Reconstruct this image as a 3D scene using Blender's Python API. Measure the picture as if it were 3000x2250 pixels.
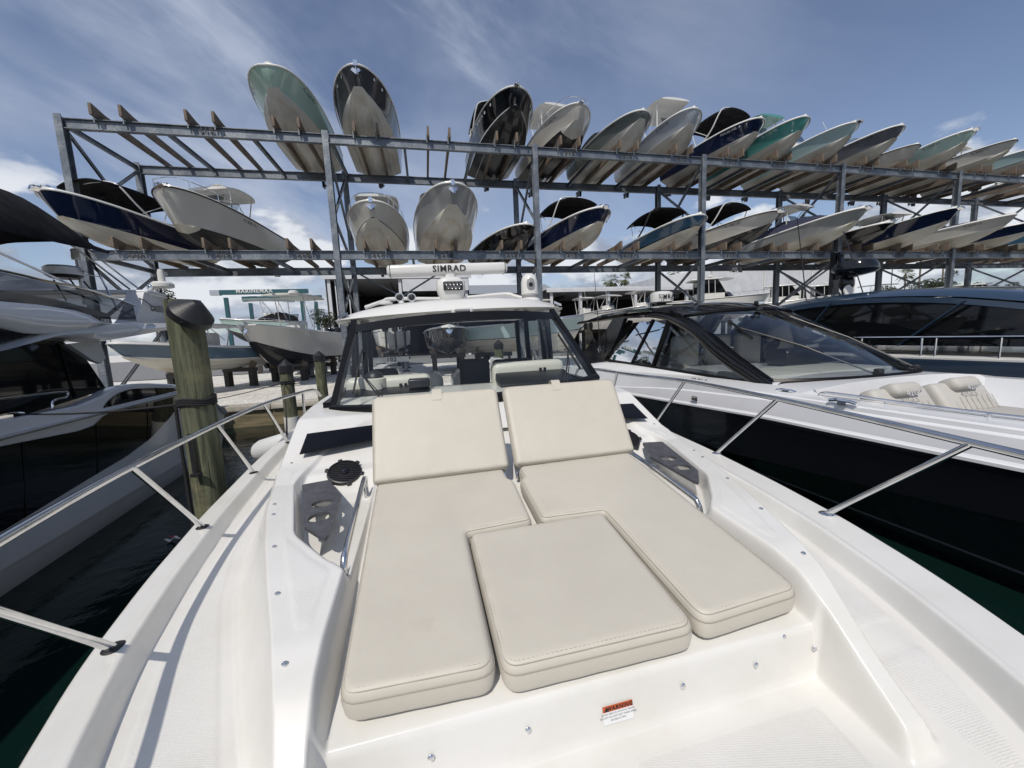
import bpy, bmesh, math, random
import numpy as np
from mathutils import Vector, Matrix
random.seed(7); rng = np.random.default_rng(5)
for o in list(bpy.data.objects): bpy.data.objects.remove(o)
scene = bpy.context.scene; COL = scene.collection
R = math.radians
# ------------------------------------------------------------------ camera
EYE = np.array([0., 0., 3.1]); PITCH = R(7.05); ROLL = R(2.63); FPX = 1127.
Fw = np.array([0, math.cos(PITCH), -math.sin(PITCH)]); R0 = np.array([1., 0, 0]); U0 = np.cross(R0, Fw)
Rt = math.cos(ROLL)*R0 - math.sin(ROLL)*U0; Ut = math.sin(ROLL)*R0 + math.cos(ROLL)*U0
cam = bpy.data.cameras.new('camera'); camo = bpy.data.objects.new('camera', cam); COL.objects.link(camo)
cam.sensor_width = 36; cam.lens = 36*FPX/3000; cam.clip_start = .05; cam.clip_end = 3000
M = Matrix.Identity(4)
for i in range(3): M[i][0] = Rt[i]; M[i][1] = Ut[i]; M[i][2] = -Fw[i]; M[i][3] = EYE[i]
camo.matrix_world = M; scene.camera = camo
# ------------------------------------------------------------------ frames (metres)
BAZ = R(-13.04)
A = np.array([math.sin(BAZ), math.cos(BAZ), 0]); V = np.array([math.cos(BAZ), -math.sin(BAZ), 0]); Z = np.array([0, 0, 1.])
def W(u, v, z): return EYE + A*u + V*v + Z*z          # u aft along the boats, v to the right, z above the eye
def HU(u, v, z): return W(1.1*u, 1.1*v, 1.1*z)
RD = np.array([.9772, .2125, 0]); RN = np.array([-.2125, .9772, 0])   # storage rack: along / across
def RK(s, d, z): return np.array([0, 0, z]) + RD*s + RN*d
# ------------------------------------------------------------------ world, sun, exposure
SUN = -(A*.385 + V*.2 - Z*.56); SUN /= np.linalg.norm(SUN)
sun_el = math.asin(SUN[2]); sun_az = math.atan2(SUN[0], SUN[1])
sl = bpy.data.lights.new('sun', 'SUN'); sl.energy = 3.3; sl.angle = R(.53); sl.color = (1, .94, .855)
so = bpy.data.objects.new('sun', sl); COL.objects.link(so); so.location = (0, 0, 60)
so.rotation_euler = Vector(SUN).to_track_quat('Z', 'Y').to_euler()
world = bpy.data.worlds.new('World'); scene.world = world; world.use_nodes = True
def build_world():
    nt = world.node_tree; nt.nodes.clear(); N = nt.nodes.new; L = nt.links.new
    out = N('ShaderNodeOutputWorld'); bg = N('ShaderNodeBackground'); bg.inputs[1].default_value = .10
    sky = N('ShaderNodeTexSky'); sky.sky_type = 'NISHITA'; sky.sun_disc = False
    sky.sun_elevation = sun_el; sky.sun_rotation = sun_az; sky.air_density = 1.0; sky.dust_density = .3; sky.ozone_density = 2.2
    tc = N('ShaderNodeTexCoord'); sep = N('ShaderNodeSeparateXYZ'); L(tc.outputs['Generated'], sep.inputs[0])
    def math_(op, a, b=None, clamp=False):
        n = N('ShaderNodeMath'); n.operation = op; n.use_clamp = clamp
        for i, x in enumerate((a, b)):
            if x is None: continue
            if isinstance(x, (int, float)): n.inputs[i].default_value = x
            else: L(x, n.inputs[i])
        return n.outputs[0]
    def ramp(src, lo, hi):
        n = N('ShaderNodeMapRange'); n.interpolation_type = 'SMOOTHSTEP'; L(src, n.inputs[0]); n.inputs[1].default_value = lo; n.inputs[2].default_value = hi
        return n.outputs[0]
    zc = math_('MAXIMUM', sep.outputs[2], .02)
    den = math_('ADD', zc, .10)
    px = math_('DIVIDE', sep.outputs[0], den); py = math_('DIVIDE', sep.outputs[1], den)
    comb = N('ShaderNodeCombineXYZ'); L(px, comb.inputs[0]); L(py, comb.inputs[1])
    def noise(scale, det, rough, off, sx=1, sy=1, dist=0.0, rot=0):
        mp = N('ShaderNodeMapping'); mp.inputs['Location'].default_value = off; mp.inputs['Scale'].default_value = (sx, sy, 1); mp.inputs['Rotation'].default_value = (0, 0, rot)
        L(comb.outputs[0], mp.inputs[0]); n = N('ShaderNodeTexNoise'); n.inputs['Scale'].default_value = scale; n.inputs['Detail'].default_value = det
        n.inputs['Roughness'].default_value = rough; n.inputs['Distortion'].default_value = dist; L(mp.outputs[0], n.inputs[0]); return n.outputs[0]
    # high thin cirrus, streaked
    def dnoise(scale, det, rough, off, sz=2.0, dist=0., sc=None, rot=0):
        mp0 = N('ShaderNodeMapping'); mp0.inputs['Rotation'].default_value = (0, rot, 0); L(tc.outputs['Generated'], mp0.inputs[0])
        mp = N('ShaderNodeMapping'); mp.inputs['Location'].default_value = off; mp.inputs['Scale'].default_value = sc or (1, 1, sz); L(mp0.outputs[0], mp.inputs[0])
        n = N('ShaderNodeTexNoise'); n.inputs['Scale'].default_value = scale; n.inputs['Detail'].default_value = det; n.inputs['Roughness'].default_value = rough; n.inputs['Distortion'].default_value = dist; L(mp.outputs[0], n.inputs[0]); return n.outputs[0]
    ci = dnoise(2.6, 8, .6, (3.1, 1.7, .4), dist=.35, sc=(.7, 1, 2.3), rot=-.5)
    cmask = dnoise(1.3, 3, .5, (1.2, 5.0, 2.0), 1.2)
    side = ramp(math_('MULTIPLY', sep.outputs[0], -1.0), -.75, .62)          # thicker veil towards the west
    cir = math_('MULTIPLY', ramp(ci, .38, .66), ramp(cmask, .30, .62))
    cir = math_('MULTIPLY', cir, math_('ADD', math_('MULTIPLY', side, .78), .08))
    veil = math_('MULTIPLY', ramp(dnoise(1.5, 5, .6, (7.7, 2.2, 1.0), 1.5), .3, .7), math_('MULTIPLY', side, .75))
    cir = math_('ADD', cir, veil, True)
    # low heaped cloud bank near the horizon
    cu = dnoise(4.2, 9, .56, (.3, .4, 0), 2.1, .1)
    low = math_('SUBTRACT', 1.0, ramp(sep.outputs[2], .10, .37))
    thr = math_('ADD', math_('MULTIPLY', low, .30), -.14)
    cum = ramp(math_('ADD', cu, thr), .50, .585)
    cum = math_('MULTIPLY', cum, ramp(low, .02, .35))
    shade = math_('ADD', math_('MULTIPLY', dnoise(4.2, 9, .6, (.3, .4, -.10), 2.1, .1), -1.0), math_('ADD', math_('MULTIPLY', cu, 1.0), .5))
    cc = N('ShaderNodeMix'); cc.data_type = 'RGBA'; L(ramp(shade, .40, .60), cc.inputs[0]); cc.inputs[6].default_value = (3.2, 3.7, 4.6, 1); cc.inputs[7].default_value = (8.0, 8.3, 8.8, 1)
    m1 = N('ShaderNodeMix'); m1.data_type = 'RGBA'; L(cir, m1.inputs[0]); hs = N('ShaderNodeHueSaturation'); hs.inputs['Hue'].default_value = .507; hs.inputs['Saturation'].default_value = .92; hs.inputs['Value'].default_value = 1.08; L(sky.outputs[0], hs.inputs['Color']); L(hs.outputs[0], m1.inputs[6]); m1.inputs[7].default_value = (4.6, 5.2, 6.5, 1)
    m2 = N('ShaderNodeMix'); m2.data_type = 'RGBA'; L(math_('MULTIPLY', cum, .92), m2.inputs[0]); L(m1.outputs[2], m2.inputs[6]); L(cc.outputs[2], m2.inputs[7])
    L(m2.outputs[2], bg.inputs[0]); L(bg.outputs[0], out.inputs[0])
build_world()
scene.view_settings.view_transform = 'Standard'; scene.view_settings.look = 'None'
scene.view_settings.exposure = 0.0; scene.view_settings.gamma = 1
# ------------------------------------------------------------------ materials
MATS = {}
def mat(name, color=(.8, .8, .8), rough=.5, metal=0., bump=None, var=None, coat=0., spec=None, trans=0., ior=None, sheen=0):
    """bump=(scale,strength,detail) noise relief; var=(scale,color2,lo,hi) noise colour variation"""
    if name in MATS: return MATS[name]
    m = bpy.data.materials.new(name); m.use_nodes = True; nt = m.node_tree; b = nt.nodes['Principled BSDF']
    b.inputs['Base Color'].default_value = (*color, 1); b.inputs['Roughness'].default_value = rough; b.inputs['Metallic'].default_value = metal
    b.inputs['Coat Weight'].default_value = coat; b.inputs['Coat Roughness'].default_value = .04
    if ior: b.inputs['IOR'].default_value = ior
    if spec is not None: b.inputs['Specular IOR Level'].default_value = spec
    b.inputs['Transmission Weight'].default_value = trans
    if sheen: b.inputs['Sheen Weight'].default_value = sheen
    tc = nt.nodes.new('ShaderNodeTexCoord')
    if var:
        prev = None
        for i in range(0, len(var), 4):
            sc, c2, lo, hi = var[i:i+4]
            n = nt.nodes.new('ShaderNodeTexNoise'); n.inputs['Detail'].default_value = 6; n.inputs['Roughness'].default_value = .62
            if isinstance(sc, tuple):
                mp = nt.nodes.new('ShaderNodeMapping'); mp.inputs['Scale'].default_value = sc; nt.links.new(tc.outputs['Object'], mp.inputs[0]); nt.links.new(mp.outputs[0], n.inputs[0]); n.inputs['Scale'].default_value = 1
            else:
                nt.links.new(tc.outputs['Object'], n.inputs[0]); n.inputs['Scale'].default_value = sc
            r = nt.nodes.new('ShaderNodeMapRange'); r.inputs[1].default_value = lo; r.inputs[2].default_value = hi; nt.links.new(n.outputs[0], r.inputs[0])
            x = nt.nodes.new('ShaderNodeMix'); x.data_type = 'RGBA'; nt.links.new(r.outputs[0], x.inputs[0])
            if prev: nt.links.new(prev, x.inputs[6])
            else: x.inputs[6].default_value = (*color, 1)
            x.inputs[7].default_value = (*c2, 1); prev = x.outputs[2]
        nt.links.new(prev, b.inputs['Base Color'])
    if bump:
        n = nt.nodes.new('ShaderNodeTexNoise'); n.inputs['Detail'].default_value = bump[2] if len(bump) > 2 else 4
        if isinstance(bump[0], tuple):
            mp = nt.nodes.new('ShaderNodeMapping'); mp.inputs['Scale'].default_value = bump[0]; nt.links.new(tc.outputs['Object'], mp.inputs[0]); nt.links.new(mp.outputs[0], n.inputs[0]); n.inputs['Scale'].default_value = 1
        else:
            nt.links.new(tc.outputs['Object'], n.inputs[0]); n.inputs['Scale'].default_value = bump[0]
        bp = nt.nodes.new('ShaderNodeBump'); bp.inputs['Strength'].default_value = bump[1]; bp.inputs['Distance'].default_value = .01
        nt.links.new(n.outputs[0], bp.inputs['Height']); nt.links.new(bp.outputs[0], b.inputs['Normal'])
    MATS[name] = m; return m
def glass(name, tint=(.8, .85, .85), refl=1.0):
    if name in MATS: return MATS[name]
    m = bpy.data.materials.new(name); m.use_nodes = True; nt = m.node_tree; nt.nodes.clear()
    o = nt.nodes.new('ShaderNodeOutputMaterial'); t = nt.nodes.new('ShaderNodeBsdfTransparent'); g = nt.nodes.new('ShaderNodeBsdfGlossy')
    t.inputs[0].default_value = (*tint, 1); g.inputs['Roughness'].default_value = .01; f = nt.nodes.new('ShaderNodeFresnel'); f.inputs[0].default_value = 1.5
    k = nt.nodes.new('ShaderNodeMath'); k.operation = 'MULTIPLY'; k.inputs[1].default_value = 1.5*refl; k.use_clamp = True; nt.links.new(f.outputs[0], k.inputs[0])
    x = nt.nodes.new('ShaderNodeMixShader'); nt.links.new(k.outputs[0], x.inputs[0]); nt.links.new(t.outputs[0], x.inputs[1]); nt.links.new(g.outputs[0], x.inputs[2]); nt.links.new(x.outputs[0], o.inputs[0])
    MATS[name] = m; return m
def gel(name, color, rough=.16, dirt=None, coat=.35):
    v = (.9, tuple(c*.9 for c in color), .35, .75)
    if dirt: v = v + ((.35, 1.6, 3.2), dirt, .50, .78)
    return mat(name, color, rough, 0, (18, .015), v, coat)
WHITE = gel('white_gelcoat', (.70, .692, .66), .22)
CREAM = gel('cream_gelcoat', (.66, .65, .61), .3)
STEEL = mat('polished_steel', (.72, .72, .72), .09, 1., (9, .02), (6, (.55, .55, .55), .45, .7))
CHROME = mat('chrome', (.8, .8, .8), .05, 1.)
BLACKP = mat('black_plastic', (.018, .018, .02), .42, bump=(300, .1))
BLACKG = mat('black_gloss', (.008, .009, .012), .10)
CANVAS = mat('black_canvas', (.007, .007, .008), .95, spec=.15, bump=(25, .5, 8), var=(3, (.022, .022, .026), .4, .7))
NAVYCV = mat('navy_canvas', (.018, .022, .05), .8, bump=(6, .9, 5), var=(3, (.03, .034, .07), .4, .7))
GALV = mat('galvanised_steel', (.155, .175, .20), .5, .5, (30, .2), (1.1, (.26, .28, .30), .47, .60, 14., (.10, .115, .135), .45, .75))
TIMBER = mat('weathered_timber', (.16, .115, .08), .8, 0, ((3, 3, 40), .4, 6), ((.8, .8, 12), (.19, .155, .12), .35, .7, 2.5, (.07, .045, .03), .5, .72))
PILE = mat('pressure_treated_pile', (.12, .128, .078), .9, 0, ((55, 55, 3.5), 1.0, 10), ((26, 26, 1.8), (.05, .055, .032), .42, .60, 3.0, (.19, .175, .10), .5, .72, (46, 46, .9), (.025, .026, .018), .60, .66))
SMOKE = mat('dark_tinted_glass', (.004, .005, .006), .03, spec=.35)
GLASS = glass('clear_glass', (.93, .96, .96), .45)
GLASST = glass('tinted_glass', (.55, .58, .60), .7)
RUBBER = mat('grey_vinyl_rail', (.25, .25, .25), .5)
# ------------------------------------------------------------------ mesh builder
def nrm(a): a = np.asarray(a, float); n = np.linalg.norm(a); return a/n if n > 1e-9 else a
class G:
    def __init__(s): s.v = []; s.f = []; s.m = []; s.cur = 0
    def add(s, vs, fs):
        k = len(s.v); s.v.extend([tuple(map(float, p)) for p in vs]); s.f.extend([tuple(i+k for i in f) for f in fs]); s.m.extend([s.cur]*len(fs)); return s
    def loft(s, rows, close=False, cap0=False, cap1=False, flip=False):
        n = len(rows[0]); vs = [p for r in rows for p in r]; fs = []
        for i in range(len(rows)-1):
            for j in range(n if close else n-1):
                a = i*n+j; b = i*n+(j+1) % n; q = (a, b, b+n, a+n)
                fs.append(q[::-1] if flip else q)
        if cap0: fs.append(tuple(range(n))[::-1])
        if cap1: fs.append(tuple(range((len(rows)-1)*n, len(rows)*n)))
        return s.add(vs, fs)
    def box(s, c, size, ax=None):
        c = np.asarray(c, float); ax = ax or (np.array([1., 0, 0]), np.array([0, 1., 0]), Z)
        h = [np.asarray(a, float)*k/2 for a, k in zip(ax, size)]; vs = [c+i*h[0]+j*h[1]+k*h[2] for i in (-1, 1) for j in (-1, 1) for k in (-1, 1)]
        return s.add(vs, [(0, 1, 3, 2), (4, 6, 7, 5), (0, 4, 5, 1), (2, 3, 7, 6), (0, 2, 6, 4), (1, 5, 7, 3)])
    def rbox(s, c, size, r, ax=None, n=3):
        """box with rounded vertical corners and softened top/bottom edges"""
        ax = ax or (np.array([1., 0, 0]), np.array([0, 1., 0]), Z); hx, hy, hz = size[0]/2, size[1]/2, size[2]/2; r = min(r, hx*.99, hy*.99, hz*.99)
        def ring(ins, z):
            o = []
            for (sx, sy, a0) in ((1, 1, 0), (-1, 1, 90), (-1, -1, 180), (1, -1, 270)):
                for k in range(n+1):
                    a = R(a0+90*k/n); rr = r-ins if r > ins else 0
                    o.append(np.asarray(c)+ax[0]*(sx*(hx-r)+rr*math.cos(a))+ax[1]*(sy*(hy-r)+rr*math.sin(a))+ax[2]*z)
            return o
        rows = []
        for k in range(n+1): a = R(90*k/n); rows.append(ring(r*.98*(1-math.sin(a)), -hz+r*(1-math.cos(a))))
        for k in range(n+1): a = R(90*k/n); rows.append(ring(r*.98*(1-math.cos(a)), hz-r*(1-math.sin(a))))
        return s.loft(rows, True, True, True)
    def bar(s, p0, p1, w, h, up=Z):
        p0 = np.asarray(p0, float); p1 = np.asarray(p1, float); d = nrm(p1-p0); sd = nrm(np.cross(d, up)); u2 = np.cross(sd, d)
        return s.box((p0+p1)/2, (np.linalg.norm(p1-p0), w, h), (d, sd, u2))
    def ibeam(s, p0, p1, w, h, t=.02, up=Z):
        p0 = np.asarray(p0, float); p1 = np.asarray(p1, float); d = nrm(p1-p0); sd = nrm(np.cross(d, up)); u2 = np.cross(sd, d)
        a, b, c = w/2, h/2, t/2
        pr = [(-a, -b), (a, -b), (a, -b+t), (c, -b+t), (c, b-t), (a, b-t), (a, b), (-a, b), (-a, b-t), (-c, b-t), (-c, -b+t), (-a, -b+t)]
        rows = [[p+sd*x+u2*y for x, y in pr] for p in (p0, p1)]
        return s.loft(rows, True, True, True)
    def tube(s, pts, r, n=8, closed=False, cap=True):
        pts = [np.asarray(p, float) for p in pts]; rows = []; up = None; rr = r if hasattr(r, '__len__') else [r]*len(pts)
        for i, p in enumerate(pts):
            if closed: d = nrm(pts[(i+1) % len(pts)]-pts[i-1])
            else: d = nrm(pts[min(i+1, len(pts)-1)]-pts[max(i-1, 0)])
            if up is None: up = Z if abs(d[2]) < .9 else np.array([1., 0, 0])
            sd = nrm(np.cross(d, up)); up = nrm(np.cross(sd, d))
            rows.append([p+sd*rr[i]*math.cos(2*math.pi*k/n)+up*rr[i]*math.sin(2*math.pi*k/n) for k in range(n)])
        if closed: rows.append(rows[0])
        return s.loft(rows, True, cap and not closed, cap and not closed)
    def lathe(s, prof, o, ax=Z, n=20, x=None):
        ax = nrm(ax); x = nrm(x) if x is not None else nrm(np.cross(ax, (0.3, .9, .1) if abs(ax[2]) > .5 else Z)); y = np.cross(ax, x); o = np.asarray(o, float)
        rows = [[o+ax*h+(x*math.cos(2*math.pi*k/n)+y*math.sin(2*math.pi*k/n))*max(r, 1e-4) for k in range(n)] for r, h in prof]
        return s.loft(rows, True, True, True)
    def ball(s, c, r, n=12, sc=(1, 1, 1)):
        rows = []
        for i in range(n//2+1):
            a = math.pi*i/(n//2); rr = max(math.sin(a), 1e-3)
            rows.append([np.asarray(c)+np.array([r*sc[0]*rr*math.cos(2*math.pi*k/n), r*sc[1]*rr*math.sin(2*math.pi*k/n), -r*sc[2]*math.cos(a)]) for k in range(n)])
        return s.loft(rows, True)
    def prism(s, poly, h):
        """poly: 3D points (planar), extruded by vector h"""
        n = len(poly); h = np.asarray(h, float); vs = [np.asarray(p, float) for p in poly]+[np.asarray(p, float)+h for p in poly]
        fs = [tuple(range(n))[::-1], tuple(range(n, 2*n))]+[(i, (i+1) % n, (i+1) % n+n, i+n) for i in range(n)]
        return s.add(vs, fs)
ORG = {}
def root_loc(o):
    while o.parent: o = o.parent
    return np.array(ORG.get(o.name, (0, 0, 0)), float)
def obj(name, g, mats, parent=None, world_=True, angle=38, smooth=True, kind=None, label=None):
    me = bpy.data.meshes.new(name); v = np.array(g.v, float)
    if parent is not None and world_: v = v-root_loc(parent)
    me.from_pydata([tuple(p) for p in v], [], g.f)
    for m in (mats if isinstance(mats, (list, tuple)) else [mats]): me.materials.append(m)
    me.polygons.foreach_set('material_index', g.m)
    if smooth: me.polygons.foreach_set('use_smooth', [True]*len(g.f))
    me.update(); 
    bm = bmesh.new(); bm.from_mesh(me); bmesh.ops.recalc_face_normals(bm, faces=bm.faces); bm.to_mesh(me); bm.free()
    if smooth: me.set_sharp_from_angle(angle=R(angle))
    o = bpy.data.objects.new(name, me); COL.objects.link(o)
    if parent is not None: o.parent = parent
    if kind: o['kind'] = kind
    if label: o['label'] = label
    return o
def tag(o, label, cat, group=None):
    o['label'] = label; o['category'] = cat
    if group: o['group'] = group
    return o
def thing(name, label, cat, loc, rot=(0, 0, 0), group=None):
    o = bpy.data.objects.new(name, None); COL.objects.link(o); o.location = tuple(map(float, loc)); o.rotation_euler = rot; o.empty_display_size = .2
    ORG[o.name] = tuple(map(float, loc)); return tag(o, label, cat, group)
def copy_child(src, parent, **kw):
    c = src.copy(); COL.objects.link(c); c.parent = parent
    for k, x in kw.items(): setattr(c, k, x)
    return c
def text(name, body, size, org, xa, ya, m, parent, world_=True, ext=.002, align='CENTER', bold=0, shear=0):
    cu = bpy.data.curves.new('txt', 'FONT'); cu.body = body; cu.size = 1; cu.align_x = align; cu.align_y = 'CENTER'; cu.offset = min(bold, .006); cu.resolution_u = 2; cu.shear = shear; cu.space_character = 1.0+bold*9
    to = bpy.data.objects.new('txt', cu); COL.objects.link(to); me = bpy.data.meshes.new_from_object(to)
    n = len(me.vertices); co = np.zeros(n*3); me.vertices.foreach_get('co', co); co = co.reshape(-1, 3)
    g = G(); xa = nrm(xa); ya = nrm(ya); za = np.cross(xa, ya)
    base = np.asarray(org, float)+co[:, 0:1]*size*xa+co[:, 1:2]*size*ya; pf = [tuple(p.vertices) for p in me.polygons]
    for i_, (dx_, dy_) in enumerate(((0, 0), (1.3, .5), (-1.3, -.5), (1.3, -.5), (-1.3, .5)) if bold > .009 else ((0, 0),)):
        g.add([p+za*(ext+.0004*i_)+xa*dx_*bold*size+ya*dy_*bold*size for p in base], pf)
    bpy.data.objects.remove(to); bpy.data.curves.remove(cu); bpy.data.meshes.remove(me)
    me = bpy.data.meshes.new(name); v = np.array(g.v)-(root_loc(parent) if world_ and parent else 0); me.from_pydata([tuple(p) for p in v], [], g.f); me.materials.append(m)
    o = bpy.data.objects.new(name, me); COL.objects.link(o); o.parent = parent; return o
def ss(a, b, x):
    t = np.clip((np.asarray(x, float)-a)/(b-a), 0, 1); return t*t*(3-2*t)
def catmull(P, n=6):
    P = [np.asarray(p, float) for p in P]; Q = [2*P[0]-P[1]]+P+[2*P[-1]-P[-2]]; out = []
    for i in range(1, len(Q)-2):
        for k in range(n):
            t = k/n; out.append(.5*((2*Q[i])+(-Q[i-1]+Q[i+1])*t+(2*Q[i-1]-5*Q[i]+4*Q[i+1]-Q[i+2])*t*t+(-Q[i-1]+3*Q[i]-3*Q[i+1]+Q[i+2])*t**3))
    out.append(P[-1]); return out
def pixray(x, y):      # direction through a point of the picture (2212 px wide scale)
    return Fw+Rt*(x*1.3562-1500)/FPX+Ut*(1125-y*1.3562)/FPX
def on_z(x, y, z): d = pixray(x, y); return EYE+d*((z-EYE[2])/d[2])
def on_u(x, y, u): d = pixray(x, y); return EYE+d*(u/(d@A))
def on_v(x, y, v): d = pixray(x, y); return EYE+d*(v/(d@V))
def on_d(x, y, dd): d = pixray(x, y); return EYE+d*(dd/(d@RN))
# ================================================================== water, seawall, yard
def water_mat():
    m = mat('harbour_water', (.003, .012, .010), .02, ior=1.33); nt = m.node_tree; b = nt.nodes['Principled BSDF']; tc = nt.nodes.new('ShaderNodeTexCoord')
    n1 = nt.nodes.new('ShaderNodeTexNoise'); n1.inputs['Scale'].default_value = 1.3; n1.inputs['Detail'].default_value = 5; n1.inputs['Distortion'].default_value = .6
    n2 = nt.nodes.new('ShaderNodeTexNoise'); n2.inputs['Scale'].default_value = 5.5; n2.inputs['Detail'].default_value = 4
    ad = nt.nodes.new('ShaderNodeMath'); ad.operation = 'MULTIPLY_ADD'; ad.inputs[1].default_value = .3
    for n in (n1, n2): nt.links.new(tc.outputs['Object'], n.inputs[0])
    nt.links.new(n2.outputs[0], ad.inputs[0]); nt.links.new(n1.outputs[0], ad.inputs[2])
    bp = nt.nodes.new('ShaderNodeBump'); bp.inputs['Strength'].default_value = .28; bp.inputs['Distance'].default_value = .07
    nt.links.new(ad.outputs[0], bp.inputs['Height']); nt.links.new(bp.outputs[0], b.inputs['Normal']); return m
def uvz(u, v, z): p = W(u, v, 0); return np.array([p[0], p[1], z])
SWU = 17.0; GZ = .85
g = G(); g.add([uvz(-400, -500, 0), uvz(-400, 500, 0), uvz(SWU+.3, 500, 0), uvz(SWU+.3, -500, 0)], [(0, 1, 2, 3)])
obj('water', g, water_mat(), kind='structure', smooth=False)
def gravel_mat():
    m = mat('shell_gravel', (.40, .385, .35), .9); nt = m.node_tree; b = nt.nodes['Principled BSDF']; tc = nt.nodes.new('ShaderNodeTexCoord')
    v = nt.nodes.new('ShaderNodeTexVoronoi'); v.inputs['Scale'].default_value = 9; nt.links.new(tc.outputs['Object'], v.inputs['Vector'])
    v2 = nt.nodes.new('ShaderNodeTexNoise'); v2.inputs['Scale'].default_value = 5; v2.inputs['Detail'].default_value = 8; v2.inputs['Roughness'].default_value = .75; nt.links.new(tc.outputs['Object'], v2.inputs[0])
    v3 = nt.nodes.new('ShaderNodeTexNoise'); v3.inputs['Scale'].default_value = .35; v3.inputs['Detail'].default_value = 4; nt.links.new(tc.outputs['Object'], v3.inputs[0])
    r = nt.nodes.new('ShaderNodeValToRGB'); e = r.color_ramp.elements; e[0].position = .30; e[0].color = (.30, .28, .24, 1); e[1].position = .56; e[1].color = (.80, .78, .73, 1)
    nt.links.new(v2.outputs[0], r.inputs[0])
    x = nt.nodes.new('ShaderNodeMix'); x.data_type = 'RGBA'; x.inputs[0].default_value = .45; nt.links.new(r.outputs[0], x.inputs[6])
    s = nt.nodes.new('ShaderNodeSeparateColor'); nt.links.new(v.outputs['Color'], s.inputs[0]); r2 = nt.nodes.new('ShaderNodeValToRGB'); e = r2.color_ramp.elements
    e[0].color = (.38, .36, .32, 1); e[1].color = (.85, .83, .78, 1); nt.links.new(s.outputs[0], r2.inputs[0]); nt.links.new(r2.outputs[0], x.inputs[7])
    y = nt.nodes.new('ShaderNodeMix'); y.data_type = 'RGBA'; y.blend_type = 'MULTIPLY'; nt.links.new(x.outputs[2], y.inputs[6]); y.inputs[7].default_value = (.82, .80, .76, 1)
    mr = nt.nodes.new('ShaderNodeMapRange'); mr.inputs[1].default_value = .42; mr.inputs[2].default_value = .7; nt.links.new(v3.outputs[0], mr.inputs[0]); nt.links.new(mr.outputs[0], y.inputs[0])
    nt.links.new(y.outputs[2], b.inputs['Base Color'])
    bp = nt.nodes.new('ShaderNodeBump'); bp.inputs['Distance'].default_value = .05; bp.inputs['Strength'].default_value = .8; nt.links.new(v.outputs['Distance'], bp.inputs['Height']); nt.links.new(bp.outputs[0], b.inputs['Normal']); return m
GRAVEL = gravel_mat()
CONC = mat('aged_concrete', (.46, .43, .37), .85, 0, (8, .4, 8), (.8, (.30, .27, .22), .4, .7, 6., (.55, .52, .46), .5, .75))
CONCW = mat('waterline_concrete', (.24, .19, .11), .8, 0, (6, .6, 8), ((.6, .6, 4), (.10, .085, .05), .4, .65))
ASPH = mat('worn_asphalt', (.20, .20, .20), .9, 0, (60, .4), (.3, (.20, .195, .185), .4, .7, 5., (.09, .09, .09), .5, .75))
# gently uneven yard
g = G(); us = [SWU+.58]+list(np.linspace(18, 60, 60))+[80, 120, 200, 900]; vs = [-900, -150]+list(np.linspace(-40, 50, 80))+[150, 900]
rows = [[uvz(u, v, GZ+(.03*math.sin(v*.7+u)*math.sin(u*.9) if 18.5 < u < 60 else 0)) for v in vs] for u in us]
g.loft(rows); obj('yard_ground', g, GRAVEL, kind='structure')
g = G(); rows = [[uvz(u, v, GZ+.05) for v in (-300, -60, 0, 60, 300)] for u in (38, 46, 60, 130)]; g.loft(rows); obj('asphalt_lane', g, ASPH, kind='structure', smooth=False)
# seawall: precast cap sections and face panels
sw = thing('seawall', 'concrete seawall with a weathered cap along the edge of the gravel yard', 'seawall', uvz(SWU, 0, 0))
base = None
for i, v in enumerate(np.arange(-36, 48, 6.)):
    if i == 0:
        g = G(); o0 = uvz(SWU, 0, 0); g.rbox(o0+A*.28+V*(v+3)+Z*(GZ-.09), (5.97, .62, .22), .03, (V, A, Z), 2); cap0 = obj('cap_section', g, CONC, sw)
        g = G(); g.box(o0+A*.2+V*(v+3)+Z*(-.68), (5.99, .2, 2.6), (V, A, Z)); face0 = obj('wall_panel', g, CONCW, sw)
    else:
        for s_ in (cap0, face0): c = copy_child(s_, sw); c.location = Vector(V*(v+36))+Vector((0, 0, .004*(i % 3)))
# ================================================================== storage rack
ZT, ZM = 12.55, 7.45; S0, BAY = -13.6, 9.83; NB = 9; DF, DR = 20.0, 24.3
slot = lambda k: -5.25+3.277*(418-k if k > 300 else 218-k)
rack = thing('boat_rack', 'tall galvanised steel storage rack with two levels of boats in the air behind the seawall', 'boat rack', RK(0, 20, GZ))
g = G(); g.ibeam(RK(S0, DF, GZ), RK(S0, DF, ZT+.12), .26, .32, .03, RN); post0 = obj('post', g, GALV, rack, angle=20)
g = G(); g.box(RK(S0, DF, GZ+.02), (.5, .5, .04), (RD, RN, Z)); plate0 = obj('base_plate', g, GALV, post0, angle=20)
for k in range(NB+1):
    for d_ in (DF, DR):
        if k == 0 and d_ == DF: continue
        c = copy_child(post0, rack); c.location = Vector(RD*BAY*k+RN*(d_-DF)); copy_child(plate0, c)
def front_beam(k, z, d_, h):
    g = G(); g.ibeam(RK(S0+BAY*k+.14, d_-.02, z-h/2), RK(S0+BAY*(k+1)-.14, d_-.02, z-h/2), .2, h, .03); return obj('beam', g, GALV, rack, angle=20)
b0 = front_beam(0, ZT, DF, .40)
for k in range(NB):
    for z in (ZT, ZM):
        for d_ in (DF, DR):
            if k == 0 and z == ZT and d_ == DF: continue
            c = copy_child(b0, rack); c.location = Vector(RD*BAY*k+RN*(d_-DF)+Z*(z-ZT))
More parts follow.
